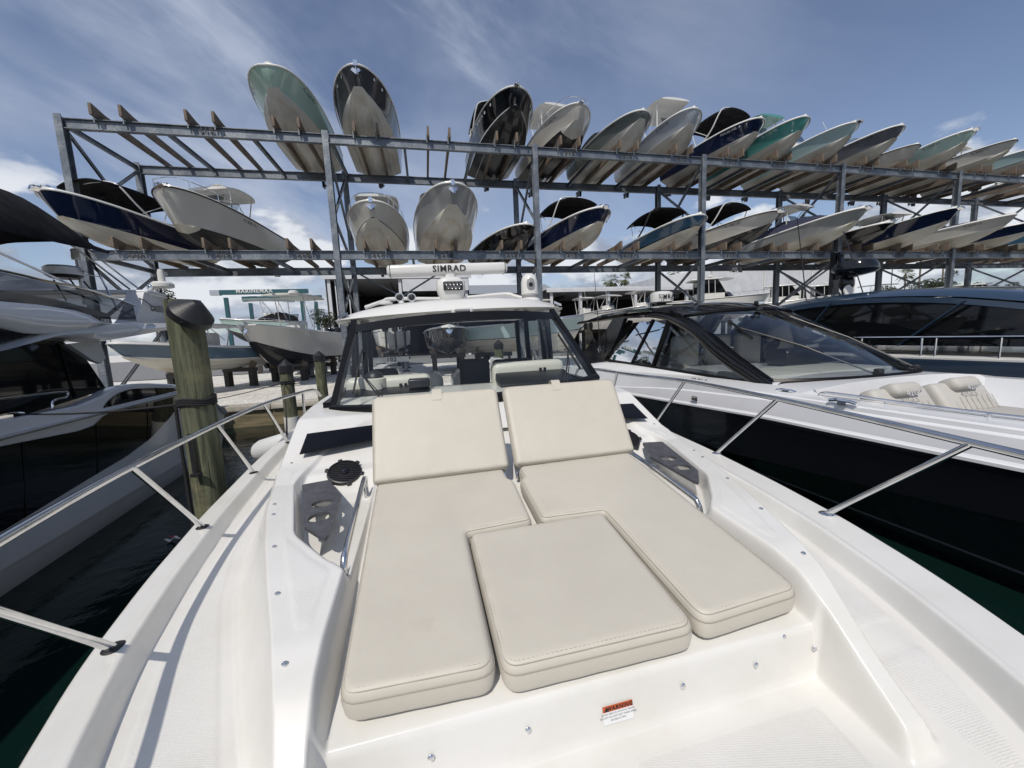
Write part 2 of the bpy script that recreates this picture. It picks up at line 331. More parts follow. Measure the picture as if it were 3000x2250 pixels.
# cross joists at the slot boundaries
g = G(); g.ibeam(RK(slot(418)+1.64, DF+.1, ZT-.13), RK(slot(418)+1.64, DR-.12, ZT-.13), .12, .2, .016); j0 = obj('joist', g, GALV, rack, angle=20)
for k in range(420, 392, -1):
    for z in (ZT, ZM):
        if k == 418 and z == ZT: continue
        s_ = slot(k)+1.64
        if abs(((s_-S0)/BAY) % 1) < .03 or abs(((s_-S0)/BAY) % 1) > .97: continue
        c = copy_child(j0, rack); c.location = Vector(RD*(s_-slot(418)-1.64)+Z*(z-ZT))
c = copy_child(j0, rack); c.location = Vector(RD*(S0-slot(418)-1.64)+Z*-.02)
c = copy_child(j0, rack); c.location = Vector(RD*(S0-slot(418)-1.64)+Z*(ZM-ZT-.02))
# side-frame bracing
def brace(za, zb, nm='brace', w=.11):
    g = G(); g.ibeam(RK(S0, DF+.16, za), RK(S0, DR-.16, zb), w, w, .014, RD); return obj(nm, g, GALV, rack, angle=20)
br = [brace(12.2, 9.0), brace(9.0, 12.2), brace(7.0, 4.5), brace(4.5, 7.0), brace(4.35, 4.35, w=.15), brace(1.2, 4.2), brace(9.0, 7.6)]
for b_ in br:
    for k in range(1, NB+1): c = copy_child(b_, rack); c.location = Vector(RD*BAY*k)
# back-face X bracing in some bays
for k in (1, 4, 7):
    for z0, z1 in ((ZM-.3, 4.4), (4.4, ZM-.3)):
        g = G(); g.ibeam(RK(S0+BAY*k+.2, DR+.1, z0), RK(S0+BAY*(k+.5), DR+.1, z1), .09, .09, .012, RN); obj('brace', g, GALV, rack, angle=20)
# timber bunks, on edge, front ends cut to a point
def bunk_mesh():
    zt = ZT; s_ = slot(418); w = .05
    prof = [(DF-.42, zt+.04), (DF-.42, zt+.46), (DF-.36, zt+.47), (DF+.3, zt+.36), (DR+.45, zt+.2), (DR+.5, zt-.02), (DF+.2, zt+.02)]
    g = G(); g.prism([RK(s_-w, d_, z) for d_, z in prof], RD*2*w); return g
bk0 = obj('bunk', bunk_mesh(), TIMBER, rack, angle=20)
g = G(); g.box(RK(slot(418)-.08, DF-.14, ZT+.03), (.05, .04, .34), (RD, RN, Z)); bt0 = obj('bracket', g, GALV, rack, angle=20)
first = True
for kk in range(420, 393, -1):
    for z in (ZT, ZM):
        for o_ in (-.5, .5):
            for src in (bk0, bt0):
                c = src if (first) else copy_child(src, rack)
                c.location = Vector(RD*(slot(kk)+o_-slot(418))+Z*(z-ZT))
            first = False
PAINT = mat('stencil_paint', (.02, .02, .022), .6)
for kk in [419, 414, 413, 412, 411, 410, 409, 408, 407, 406]: text('slot_number', str(kk), .36, RK(slot(kk)+.05, DF-.124, ZT-.2), RD, Z, PAINT, rack, ext=.003, bold=.012)
for kk in range(220, 203, -1): text('slot_number', str(kk), .36, RK(slot(kk)+.05, DF-.124, ZM-.2), RD, Z, PAINT, rack, ext=.003, bold=.012)
# ================================================================== parametric boats (local: x forward from the transom, z up from the keel)
REG = {}
PAD = mat('boat_pad_vinyl', (.45, .43, .39), .6, bump=(60, .2))
ANTIFOUL = mat('worn_black_antifouling', (.02, .02, .021), .55, 0, (5, .3, 8), (2.2, (.035, .034, .032), .4, .7, (.8, 2.4, 2.4), (.30, .22, .14), .60, .70))
BLACKB = gel('black_bottom', (.012, .012, .014), .3)
BOTW = gel('stained_bottom', (.66, .63, .555), .4, dirt=(.48, .38, .24), coat=.1)
BOTG = gel('grey_bottom', (.59, .57, .52), .4, dirt=(.44, .37, .27), coat=.1)
ALU = mat('brushed_aluminium', (.55, .56, .57), .3, .9)
NAVY = gel('navy_gelcoat', (.008, .014, .045), .10, coat=.6); BLACKH = gel('black_gelcoat', (.006, .006, .008), .08, coat=.6)
def curves(P):
    L, B, Hb, Hs = P['L'], P['B'], P['Hb'], P['Hs']; rk = P.get('rake', .15); wc = P.get('stemsplit', .64)
    xs = L*(1-rk*(1-wc)); zs = Hb*wc; full = P.get('full', .50); ch0 = P.get('chine', .42); ff = P.get('ff', .62)
    def sheer(u):
        y = B/2*((1-max(0, (u-.36)/.64)**2.7)**full)*(1-.10*max(0, (.5-u)/.5)**2); return np.array([L*u, y, Hs+(Hb-Hs)*u**1.8])
    def chine(u):
        y = .86*B/2*(1-max(0, (u-.38)/.62)**2.5)**.74; return np.array([xs*u, y, ch0+(zs-ch0)*u**3.2])
    def keel(u):
        return np.array([xs*u, 0, zs*max(0, (u-ff)/(1-ff))**2.1])
    return sheer, chine, keel, xs, zs
def side_pt(P, u, v, sgn=1):
    sheer, chine, keel, xs, zs = curves(P); a, b = chine(u), sheer(u); fl = 1+P.get('flare', .7)*u**2
    p = a+(b-a)*v; p[1] = a[1]+(b[1]-a[1])*v**fl; p[1] += .04*math.sin(math.pi*v)*(1-u)
    p[0] = a[0]+(b[0]-a[0])*(v**1.0)+.06*P['L']/8*math.sin(math.pi*v)*u**8
    p[1] *= sgn; return p
def make_boat(nm, label, cat, P, loc, rot, group=None):
    r = thing(nm, label, cat, loc, rot, group); L, B, Hb, Hs = P['L'], P['B'], P['Hb'], P['Hs']; sheer, chine, keel, xs, zs = curves(P)
    O = lambda n, g, m, par=r, **k: obj(n, g, m, par, world_=False, **k)
    US = [0, .08, .16, .24, .32, .4, .48, .55, .62, .68, .74, .79, .84, .88, .915, .945, .97, .985, .995, 1.0]
    g = G()
    st = P.get('stripe'); VS = [0, .05, .1, .2, .32, .45, .58, .7, .82, .92, 1.0]
    for sg in (1, -1):
        rows = [[side_pt(P, u, v, sg) for v in VS] for u in US]
        k0 = len(g.f); g.loft(rows, flip=sg < 0); nv = len(VS)-1
        for i in range(k0, len(g.f)):
            j = (i-k0) % nv; ui = (i-k0)//nv
            if st and j in st: g.m[i] = 1
            if P.get('split') and ui < P['split'] and j < P.get('splitrow', 4): g.m[i] = 2
    tr = [side_pt(P, 0, v, 1) for v in VS]; g.add(tr+[q*np.array([1, -1, 1]) for q in tr], [(i, i+1, len(VS)+i+1, len(VS)+i) for i in range(nv)])
    hull = O('hull', g, [P['top'], P.get('stripe_mat', BLACKG), P.get('mat2', WHITE)], angle=50)
    g = G(); ub = P.get('paint_u', 0)
    for sg in (1, -1):
        rows = []
        for u in US:
            a, b = keel(u), chine(u); row = []
            for t in (0, .16, .3, .31, .33, .48, .62, .63, .65, .82, 1):
                p = a+(b-a)*t; p[1] += .02*math.sin(math.pi*t); cx = P.get('convex', .10)*u**2*math.sin(math.pi*t); p[1] += cx*B*.5
                if t in (.31, .63): p[2] -= .035*(1-u**6)
                if t in (.33, .65): p[2] -= .0
                p[1] *= sg; row.append(p)
            rows.append(row)
        k0 = len(g.f); g.loft(rows, flip=sg > 0)
        if ub:
            for i in range(k0, len(g.f)):
                if (i-k0)//10 < ub: g.m[i] = 1
    a, b = keel(0), chine(0); g.add([a, b, np.array([b[0], -b[1], b[2]])], [(0, 1, 2)])
    O('hull_bottom', g, [P['bottom'], P.get('paint', BLACKB)], angle=28)
    # rub rail and deck cap
    for sg in (1, -1):
        g = G(); g.tube([sheer(u)*np.array([1, sg, 1])+np.array([0, 0, -.01]) for u in US], .032, 6); O('rub_rail', g, P.get('rail', BLACKP))
    g = G(); US2 = US; inn = P.get('cap', .2)
    cr = P.get('crown', .10); fr = P.get('foredeck', .62)
    for sg in (1, -1):
        rows = []
        for u in US2:
            p = sheer(u); y = p[1]; row = [p*np.array([1, sg, 1]), np.array([p[0]-.01, max(y-.03, 0)*sg, p[2]+.06])]
            row.append(np.array([p[0]-.04, max(y-inn, 0)*sg, p[2]+.08]))
            if u < fr: row += [np.array([p[0]-.04, max(y-inn-.02, 0)*sg, p[2]-.45]), np.array([p[0]-.04, 0, p[2]-.45])]
            else: row += [np.array([p[0]-.04, max(y-inn-.02, 0)*.6*sg, p[2]+.08+cr*.7]), np.array([p[0]-.04, 0, p[2]+.08+cr])]
            rows.append(row)
        g.loft(rows, flip=sg > 0)
    O('deck', g, P.get('deck', WHITE), angle=30)
    # superstructure
    zs_ = Hs; tt = P.get('gear', ()); 
    frame = P.get('frame', WHITE)
    def leg(p0, p1, rad=.03, m=None): g = G(); g.tube([p0, p1], rad, 6); return O('top_leg', g, m or frame)
    x0 = L*P.get('tx', .42)
    if 'console' in tt or 'ttop' in tt:
        g = G(); g.rbox((x0+.1, 0, zs_+.25), (1.0, .95, 1.3), .12); O('console', g, WHITE)
        g = G(); g.loft([[(x0+.65, y, zs_+.85) for y in (-.45, 0, .45)], [(x0+.40, y*.9, zs_+1.35) for y in (-.45, 0, .45)]]); g.loft([[(x0+.66, y, zs_+.86) for y in (-.45, 0, .45)], [(x0+.41, y*.9, zs_+1.36) for y in (-.45, 0, .45)]]); O('windscreen', g, SMOKE if 'dark' in tt else GLASST)
    if 'ttop' in tt:
        zt = zs_+P.get('th', 1.55); hw, hl = B*.37, P.get('tl', 1.25)
        g = G(); rows = []
        for x in np.linspace(-hl, hl, 9):
            e = 1-abs(x/hl)**4*.18; cz = .10*(1-(x/hl)**2); rows.append([(x0+x, y*hw*e, zt+cz+.08*(1-abs(y)**2.5)) for y in np.linspace(-1, 1, 9)]+[(x0+x, y*hw*e*.97, zt+cz-.05) for y in np.linspace(1, -1, 9)])
        g.loft(rows, True, True, True); top = O('hardtop', g, [P.get('tmat', WHITE)])
        for sx, sy in ((-.6, 1), (-.6, -1), (.6, 1), (.6, -1)): leg((x0+sx*.75, sy*B*.24, zs_-.3), (x0+sx*1.2, sy*hw*.8, zt))
        for sy in (1, -1): leg((x0-.45, sy*B*.24, zs_+.5), (x0+.6, sy*hw*.75, zt-.02), .022)
    if 'bimini' in tt:
        zt = zs_+P.get('th', 1.35); hw, hl = B*.42, P.get('tl', 1.3); g = G(); rows = []
        for x in np.linspace(-hl, hl, 9):
            e = 1-max(0, (x/hl))**3*.12; cz = -.16*(x/hl)**2+.10*(x/hl)
            rows.append([(x0+x, y*hw*e, zt+cz-.20*abs(y)**2.6) for y in np.linspace(-1, 1, 11)]+[(x0+x, y*hw*e, zt+cz-.03-.20*abs(y)**2.6-(.05 if abs(y) > .95 else 0)) for y in np.linspace(1, -1, 11)])
        g.loft(rows, True, True, True); O('bimini', g, P.get('tmat', CANVAS))
        for sy in (1, -1):
            g = G(); g.tube(catmull([(x0-.2, sy*B*.46, zs_+.05), (x0+.5, sy*B*.45, zs_+.6), (x0+1.0, sy*hw*.95, zt-.25), (x0+1.1, sy*hw*.6, zt-.05), (x0+1.15, 0, zt-.02)]), P.get('towerr', .035), 6); O('tower', g, P.get('tower', frame))
            leg((x0-.5, sy*B*.46, zs_+.05), (x0-1.0, sy*hw*.95, zt-.3), .02)
            leg((x0+.3, sy*B*.45, zs_+.35), (x0-1.0, sy*hw*.95, zt-.3), .018)
    if 'cover' in tt:
        g = G(); rows = []; ua, ub_ = P.get('cov', (.02, .74)); pk = P.get('peak', .55)
        for u in np.linspace(ua, ub_, 12):
            p = sheer(u); t = (u-ua)/(ub_-ua); hgt = pk*(math.sin(math.pi*min(1, t*.92+.1))**.7)*(1+.06*math.sin(t*31)); rows.append([(p[0], y*(p[1]+.02), p[2]+.03+hgt*(1-abs(y)**1.7)+(-.05 if abs(y) == 1 else 0)+.02*math.sin(y*9+t*20)) for y in np.linspace(-1, 1, 13)])
        g.loft(rows, flip=True); O('canvas_cover', g, P.get('cmat', CANVAS))
    if 'wind' in tt:      # wraparound windscreen on the foredeck
        g = G(); a = []; b_ = []
        for k in np.linspace(-1, 1, 13):
            a.append((L*.60+(.9)*(1-abs(k)**2.2)-.9*0, k*B*.38, zs_+(Hb-Hs)*.4+.1)); b_.append((L*.60-.35+.75*(1-abs(k)**2.2), k*B*.35, zs_+(Hb-Hs)*.4+.62))
        g.loft([a, b_]); O('windscreen', g, P.get('wmat', GLASST)); g = G(); g.tube(b_, .018, 5); O('windscreen_frame', g, ALU if 'dark' not in tt else BLACKP)
    if 'cabin' in tt:    # pilothouse: closed windows under a hard roof
        zc = zs_+.25; h = P.get('th', 1.5); hw = B*.36; x1 = x0+1.5; g = G(); g.box((x0-.1, 0, zc+.0), (2.6, hw*2, .9)); O('cabin_side', g, WHITE)
        g = G(); q = [(x0-1.2, zc+.45), (x0+1.35, zc+.45), (x0+.6, zc+h-.3), (x0-1.2, zc+h-.3)]; g.prism([(a_, -hw+.02, b_2) for a_, b_2 in q], (0, 2*hw-.04, 0)); O('cabin_window', g, SMOKE)
        for sy in (-1, 1):
            for xx in (-1.2, -.3, .3): leg((x0+xx, sy*hw, zc+.4), (x0+xx-.05, sy*hw, zc+h-.3), .03, WHITE)
            leg((x0+1.37, sy*hw, zc+.43), (x0+.6, sy*hw, zc+h-.3), .035, WHITE)
        g = G(); g.rbox((x0-.5, 0, zc+h-.22), (3.0, hw*2.2, .14), .06); O('hardtop', g, WHITE)
    if 'radar' in tt:
        zt = zs_+P.get('th', 1.55)+.13+P.get('rz', 0); g = G(); g.lathe([(.10, 0), (.12, .10)], (x0+.1, 0, zt)); g.lathe([(.20, .10), (.30, .13), (.31, .20), (.29, .28), (.16, .33), (0, .34)], (x0+.1, 0, zt), n=16); rd = O('radar_dome', g, WHITE)
        if P.get('radartext'): text('lettering', P['radartext'], .15, (x0+.41, 0, zt+.2), (0, 1, 0), Z, PAINT, rd, world_=False)
    if 'antenna' in tt: g = G(); g.tube([(x0-.2, .4, zs_+1.5), (x0-.9, .5, zs_+3.2)], .012, 5); O('antenna', g, WHITE)
    if 'anchor' in tt:
        g = G(); t = np.array([L, 0, Hb]); g.box(t+np.array([-.05, 0, .06]), (.5, .12, .05)); g.tube([t+np.array([.0, 0, .1]), t+np.array([.25, 0, .02]), t+np.array([.3, 0, -.12])], .03, 6)
        for sy in (1, -1): g.prism([t+np.array([.32, 0, -.16]), t+np.array([.05, sy*.04, -.12]), t+np.array([.02, sy*.16, -.02]), t+np.array([.18, sy*.14, .02])], (0, 0, .025))
        g.ball(t+np.array([-.25, 0, .16]), .09, 8); O('anchor', g, CHROME)
    if 'stemanchor' in tt:
        t = side_pt(P, 1.0, .72); g = G(); g.tube([t+np.array([.02, 0, .28]), t+np.array([.05, 0, -.15])], .03, 6); g.box(t+np.array([.04, 0, .22]), (.1, .16, .22))
        for sy in (1, -1): g.prism([t+np.array([.1, 0, -.26]), t+np.array([.02, sy*.20, -.05]), t+np.array([.02, sy*.12, .05]), t+np.array([.06, 0, -.04])], (.03, 0, 0))
        O('anchor', g, CHROME); g = G(); g.prism([side_pt(P, 1.0, .6)+np.array([.012, y, z]) for y, z in ((-.12, -.1), (.12, -.1), (.15, .12), (0, .25), (-.15, .12))], (.01, 0, .0)); O('anchor_plate', g, CHROME)
    if 'bowrail' in tt:
        for sg in (1, -1):
            pts = [sheer(u)*np.array([1, sg*.93, 1])+np.array([-.05, 0, .42]) for u in (.62, .7, .78, .86, .93, .97)]+[np.array([L-.25, 0, Hb+.45])]
            g = G(); g.tube(pts, .016, 6); rl = O('bow_rail', g, STEEL)
            for p in pts[:-1:2]: g = G(); g.tube([p, p-np.array([.02, 0, .4])], .013, 5); O('stanchion', g, STEEL, rl)
    # running lights / vents in the topsides
    for u, v in P.get('vents', ()):
        for sg in (1, -1): p = side_pt(P, u, v, sg); n_ = nrm((.2, sg, -.2)); g = G(); g.lathe([(.07, 0), (.07, .02), (.045, .025), (.04, .01)], p, n_, 10); O('vent', g, CHROME)
    if P.get('reg'):
        for sg in (1, -1):
            u, v = P.get('regpos', (.80, .78)); p = side_pt(P, u, v, sg); pa = side_pt(P, u+.03, v, sg)-side_pt(P, u-.03, v, sg); pu = side_pt(P, u, v+.08, sg)-side_pt(P, u, v-.08, sg)
            xa = nrm(pa)*(-sg); ya = nrm(pu-xa*(pu@xa)); n_ = np.cross(xa, ya); text('registration', P['reg'], .17, p+n_*.03, xa, ya, P.get('regmat', PAINT), r, world_=False, ext=.004)
    # engines
    ne = P.get('engines', 0)
    for i in range(ne):
        y = (i-(ne-1)/2)*.72; g = G(); g.rbox((-.55, y, Hs+.25), (.75, .46, .62), .14); en = O('outboard_engine', g, P.get('emat', BLACKG))
        g = G(); g.prism([(-.75, y-.07, Hs), (-.35, y-.07, Hs), (-.42, y-.07, .0), (-.5, y-.07, -.35), (-.7, y-.07, -.3), (-.72, y-.07, .0)], (0, .14, 0)); O('lower_unit', g, P.get('emat', BLACKG), en)
        prop(g, (-.84, y, -.12), O, en)
    if P.get('drive'):
        g = G(); g.prism([(-.05, -.12, .65), (-.05, -.12, .2), (-.35, -.12, -.25), (-.62, -.12, -.2), (-.5, -.12, .25), (-.55, -.12, .6)], (0, .24, 0)); dr = O('stern_drive', g, BLACKP); prop(g, (-.66, 0, -.05), O, dr)
    P['root'] = r; return r
PROP = mat('propeller_steel', (.22, .22, .23), .3, .9)
def prop(_, c, O, par):
    g = G(); c = np.array(c, float); g.lathe([(.0, -.09), (.05, -.08), (.055, .08), (.03, .1)], c, (1, 0, 0), 8)
    for k in range(3):
        a = 2*math.pi*k/3; y, z = math.cos(a), math.sin(a); t = np.array([0, -z, y]); rd_ = np.array([0, y, z]); q = [c+rd_*.04-t*.05+np.array([.04, 0, 0]), c+rd_*.17-t*.10+np.array([.03, 0, 0]), c+rd_*.2+t*.03, c+rd_*.13+t*.10+np.array([-.04, 0, 0]), c+rd_*.04+t*.05+np.array([-.04, 0, 0])]
        g.prism(q, (.012, 0, 0))
    O('propeller', g, PROP, par)
# --------------------------------------------------------------- boats on the rack
def on_rack(k, px, P, label, lvl, pitch=R(1.8), off=0., **kw):
    """bow tip seen at px; keel on the bunks of slot k"""
    P['B'] = P['B']*1.10 if P['B'] < 2.85 else P['B']
    zb = ZT if lvl == 4 else ZM; s_ = slot(k)+off; zt = zb+.22+P['Hb']; dr = pixray(*px); t = (zt+.05-EYE[2])/dr[2]; T = EYE+dr*t
    P['L'] = max(6.0, 25.1-T@RN)+P.get('dl', 0)
    S_ = RK(s_, 24.0, 0); h = T-S_; yaw = math.atan2(h[1], h[0]); rot = Matrix.Rotation(yaw, 3, 'Z') @ Matrix.Rotation(-pitch, 3, 'Y')
    loc = T-np.array(rot @ Vector((P['L'], 0, P['Hb'])))
    print('rack boat', k, 'tip d %.2f s %.2f' % (T@RN, T@RD), 'slot s %.2f' % s_, 'keel z %.2f' % loc[2])
    return make_boat(kw.get('nm', 'stored_boat'), label, kw.get('cat', 'boat'), P, loc, rot.to_euler(), 'boats stored on the steel rack')
def H(L=8, B=2.6, Hb=1.55, Hs=1.15, top=WHITE, bottom=BOTW, **k): return dict(L=L, B=B, Hb=Hb, Hs=Hs, top=top, bottom=bottom, **k)
SEAF = gel('seafoam_gelcoat', (.40, .55, .47), .2); TEAL = gel('teal_gelcoat', (.085, .29, .265), .2); ICE = gel('ice_blue_gelcoat', (.36, .48, .49), .2)
MINT = gel('pale_mint_gelcoat', (.42, .55, .50), .2); CHAR = gel('charcoal_gelcoat', (.055, .056, .062), .12, coat=.5); SLATE = gel('slate_gelcoat', (.12, .125, .145), .2)
OLIVE = gel('grey_green_gelcoat', (.14, .16, .155), .2); LGREY = gel('light_grey_gelcoat', (.38, .41, .45), .2); GREY = gel('mid_grey_gelcoat', (.30, .305, .30), .2); BEIGE = gel('beige_gelcoat', (.58, .555, .50), .25)
STEELB = gel('steel_blue_gelcoat', (.045, .11, .18), .14, coat=.5); WH = WHITE
on_rack(418, (577, 139), H(7.6, 2.9, 1.75, 1.2, SEAF, BOTG, full=.36, gear=('cover', 'console'), cov=(.05, .72), peak=1.3, rail=WHITE, engines=1, reg='FL 2582 RU', rake=.16, drive=False), 'seafoam green hull with a black cover, leftmost boat on the top level', 4)
on_rack(417, (767, 138), H(8.6, 2.9, 1.8, 1.2, CHAR, BOTG, gear=('stemanchor', 'console'), vents=((.86, .78), (.93, .8)), rail=WHITE, drive=True, cap=.3), 'charcoal hull with a chrome stem anchor, second boat on the top level', 4)
on_rack(415, (1117, 186), H(8.8, 2.75, 1.75, 1.2, BLACKH, BLACKB, gear=('bimini', 'anchor'), stripe=(0,), stripe_mat=WHITE, vents=((.84, .8), (.76, .78)), rail=WHITE, drive=True, tx=.36, th=1.6, reg='FL 4411 SL', regmat=WHITE, regpos=(.68, .76)), 'glossy black hull with a white chine stripe and black bimini on the top level', 4)
on_rack(414, (1255, 223), H(7.8, 2.7, 1.75, 1.2, BEIGE, BOTG, paint_u=13, gear=('ttop', 'anchor', 'bowrail'), rail=WHITE, engines=1, reg='FL 2590 FG', tx=.42, th=1.75, tmat=CREAM), 'off-white hull with black bottom paint and a cream hardtop above slot 414', 4)
on_rack(413, (1393, 238), H(8.2, 2.6, 1.5, 1.1, OLIVE, BOTG, stemsplit=.80, gear=('cover',), cov=(.1, .55), peak=1.3, rail=WHITE, engines=1, reg='FL 8413 LS', drive=False), 'dull grey-green hull with a small black canopy above slot 413', 4)
on_rack(412, (1503, 233), H(8.4, 2.6, 1.65, 1.1, LGREY, BOTG, gear=('ttop',), rail=WHITE, engines=1, reg='FL 3077 PK', tx=.55, th=1.9), 'pale grey centre console with a white hardtop above slot 412', 4)
on_rack(411, (1648, 255), H(8.6, 2.6, 1.5, 1.15, NAVY, BOTG, gear=('bimini',), rail=WHITE, vents=((.88, .78),), reg='MN1051MB', regmat=WHITE, tx=.56, th=1.65, drive=True, deck=WHITE), 'navy hull with white gunwale and black bimini above slot 411', 4)
on_rack(410, (1744, 251), H(8.4, 2.6, 1.55, 1.1, TEAL, BOTG, gear=('ttop',), tmat=TEAL, rail=WHITE, engines=1, tx=.5, th=1.6, reg='FL 1132 TK', regmat=WHITE), 'bright teal hull on the top level beside the navy one', 4)
on_rack(409, (1852, 264), H(8.2, 2.55, 1.5, 1.1, ICE, BOTG, gear=('console', 'antenna', 'anchor'), rail=WHITE, engines=1), 'ice blue-green hull with white gunwale above slot 409', 4)
on_rack(408, (1953, 270), H(8.3, 2.55, 1.5, 1.1, SLATE, BOTG, gear=('wind', 'antenna'), rail=WHITE, drive=True, reg='FL 8720 SE'), 'dark slate grey hull with white deck above slot 408', 4)
on_rack(407, (1987, 312), H(7.2, 2.45, 1.2, .95, BEIGE, BOTG, gear=('ttop',), tmat=MINT, rail=BLACKP, engines=1, tx=.58, th=1.6), 'small off-white boat with a pale mint hardtop, low between two larger hulls', 4)
on_rack(406, (2104, 280), H(8.6, 2.6, 1.55, 1.1, MINT, BOTW, gear=('cover', 'anchor'), cov=(.3, .75), peak=.15, rail=WHITE, engines=1, reg='FL 6250 SC'), 'pale mint hull with rust-stained bottom on the top level', 4)
on_rack(405, (2198, 302), H(8.0, 2.55, 1.45, 1.1, BEIGE, BOTW, gear=('cover', 'ttop'), cov=(.1, .66), peak=.8, rail=BLACKP, engines=1, reg='FL 5000 PU', tx=.45, th=1.0), 'cream hull with black rub rail and black cover near the top level right end', 4)
on_rack(404, (2275, 312), H(8.2, 2.55, 1.45, 1.1, ICE, BOTG, gear=('console',), rail=WHITE, stripe=(0,), engines=1), 'pale blue hull cut by the right edge of the photo on the top level', 4)
on_rack(402, (2330, 372), H(7.6, 2.5, 1.2, .9, WH, BOTG, gear=('bimini',), rail=WHITE, engines=1), 'white hull beyond the last visible slot at the right end of the top level', 4)
# middle level
on_rack(220, (84, 408), H(9.6, 2.9, 1.65, 1.15, NAVY, BOTW, gear=('bimini', 'anchor', 'cover'), cov=(.05, .6), peak=.5, rail=WHITE, tx=.56, th=1.45, tl=1.6, cap=.3, drive=True, stemsplit=.5), 'long navy hull with cream bottom and black bimini, leftmost on the middle level', 2, off=.1)
on_rack(219, (347, 402), H(8.6, 2.8, 1.95, 1.35, BEIGE, BOTW, paint_u=14, paint=ANTIFOUL, gear=('ttop', 'radar', 'anchor', 'bowrail', 'wind'), rail=BLACKP, engines=1, tx=.48, th=1.45, tl=.95, radartext='GARMIN', reg='FL 8580 PU', regpos=(.55, .8), stemsplit=.36, tmat=CREAM), 'cream boat with peeling black bottom paint and a radar dome on its hardtop', 2)
on_rack(217, (800, 433), H(8.4, 2.95, 1.85, 1.3, BEIGE, BOTW, gear=('ttop', 'radar', 'stemanchor', 'bowrail', 'wind'), rail=WHITE, stripe=(0,), engines=2, tx=.45, th=1.55, tmat=CREAM, full=.45), 'beige bow-on boat with a thin black chine line, stored above slot number 217', 2)
on_rack(216, (978, 394), H(9.8, 3.2, 2.15, 1.5, GREY, BOTW, gear=('ttop', 'radar', 'stemanchor'), rail=WHITE, engines=2, tx=.36, th=1.5, tmat=SLATE, full=.45, cap=.25), 'grey bow-on boat with a radar dome, stored above slot number 216', 2)
on_rack(215, (1140, 484), H(7.2, 2.5, 1.05, .85, BLACKH, BLACKB, gear=('cover',), cov=(.05, .85), peak=.3, rail=WHITE, drive=True, reg='FL 6157', regmat=WHITE, vents=((.86, .75),)), 'small low all-black runabout under a black cover, above slot number 215', 2)
on_rack(214, (1306, 448), H(8.8, 2.75, 1.6, 1.15, NAVY, BOTW, gear=('bimini', 'anchor', 'cover'), cov=(.2, .6), peak=.25, rail=WHITE, vents=((.84, .8),), tx=.5, th=1.65, drive=True), 'navy hull with cream bottom and arched black bimini above slot number 214', 2)
on_rack(212, (1517, 463), H(8.2, 2.6, 1.35, 1.0, STEELB, BOTW, gear=('bimini', 'cover'), cov=(.15, .6), peak=.35, rail=WHITE, stripe=(0, 1), tx=.42, th=1.6, tl=1.4, tower=BLACKP, towerr=.05, reg='FL 7917 RW', drive=True), 'steel blue hull with black flat-topped tower beside a galvanised post on the middle level', 2)
on_rack(211, (1681, 456), H(9.2, 2.75, 1.55, 1.15, BEIGE, BLACKB, gear=('bimini', 'anchor', 'cover'), cov=(.1, .72), peak=.3, rail=BLACKP, tx=.50, th=1.6, reg='FL 1481 UD', regpos=(.74, .8), drive=True), 'cream hull with glossy black bottom numbered on its bow, middle level', 2)
on_rack(209, (1871, 449), H(10., 2.8, 1.65, 1.15, GREY, BOTW, gear=('cover', 'ttop', 'anchor'), cov=(.05, .84), peak=.95, cmat=NAVYCV, rail=WHITE, tx=.4, th=1.75, engines=2), 'long grey hull under a wrinkled navy cover on the middle level', 2, off=-.6)
on_rack(208, (1925, 480), H(7.4, 2.5, 1.0, .8, BLACKH, BLACKB, gear=('cover',), cov=(.05, .8), peak=.3, rail=WHITE, drive=True), 'low black runabout wedged between the navy-covered boat and the long navy one', 2)
on_rack(207, (2070, 450), H(10., 2.8, 1.6, 1.1, NAVY, BOTW, gear=('cover', 'ttop', 'anchor'), cov=(.05, .92), peak=.25, cmat=CANVAS, rail=BLACKG, split=6, splitrow=7, mat2=BEIGE, tx=.5, th=1.15, drive=True), 'long navy speedboat with a cream side flash and cream bottom, middle level', 2)
on_rack(206, (2197, 463), H(8.6, 2.6, 1.45, 1.05, BEIGE, BOTW, gear=('cover',), cov=(.15, .98), peak=.3, cmat=NAVYCV, rail=WHITE, reg='FL 8640 LC', drive=True), 'cream hull with a dark blue cover near the right edge, middle level', 2)
on_rack(205, (2262, 475), H(8.0, 2.6, 1.35, 1.0, NAVY, BOTW, gear=('cover', 'anchor'), cov=(.15, .9), peak=.3, rail=WHITE, drive=True), 'dark blue hull with cream bottom cut by the right edge, middle level', 2)
on_rack(204, (2330, 487), H(8.0, 2.6, 1.3, 1.0, STEELB, BOTW, gear=('cover',), cov=(.15, .9), peak=.3, rail=WHITE, drive=True), 'blue hull behind the dark blue one at the right edge, middle level', 2)
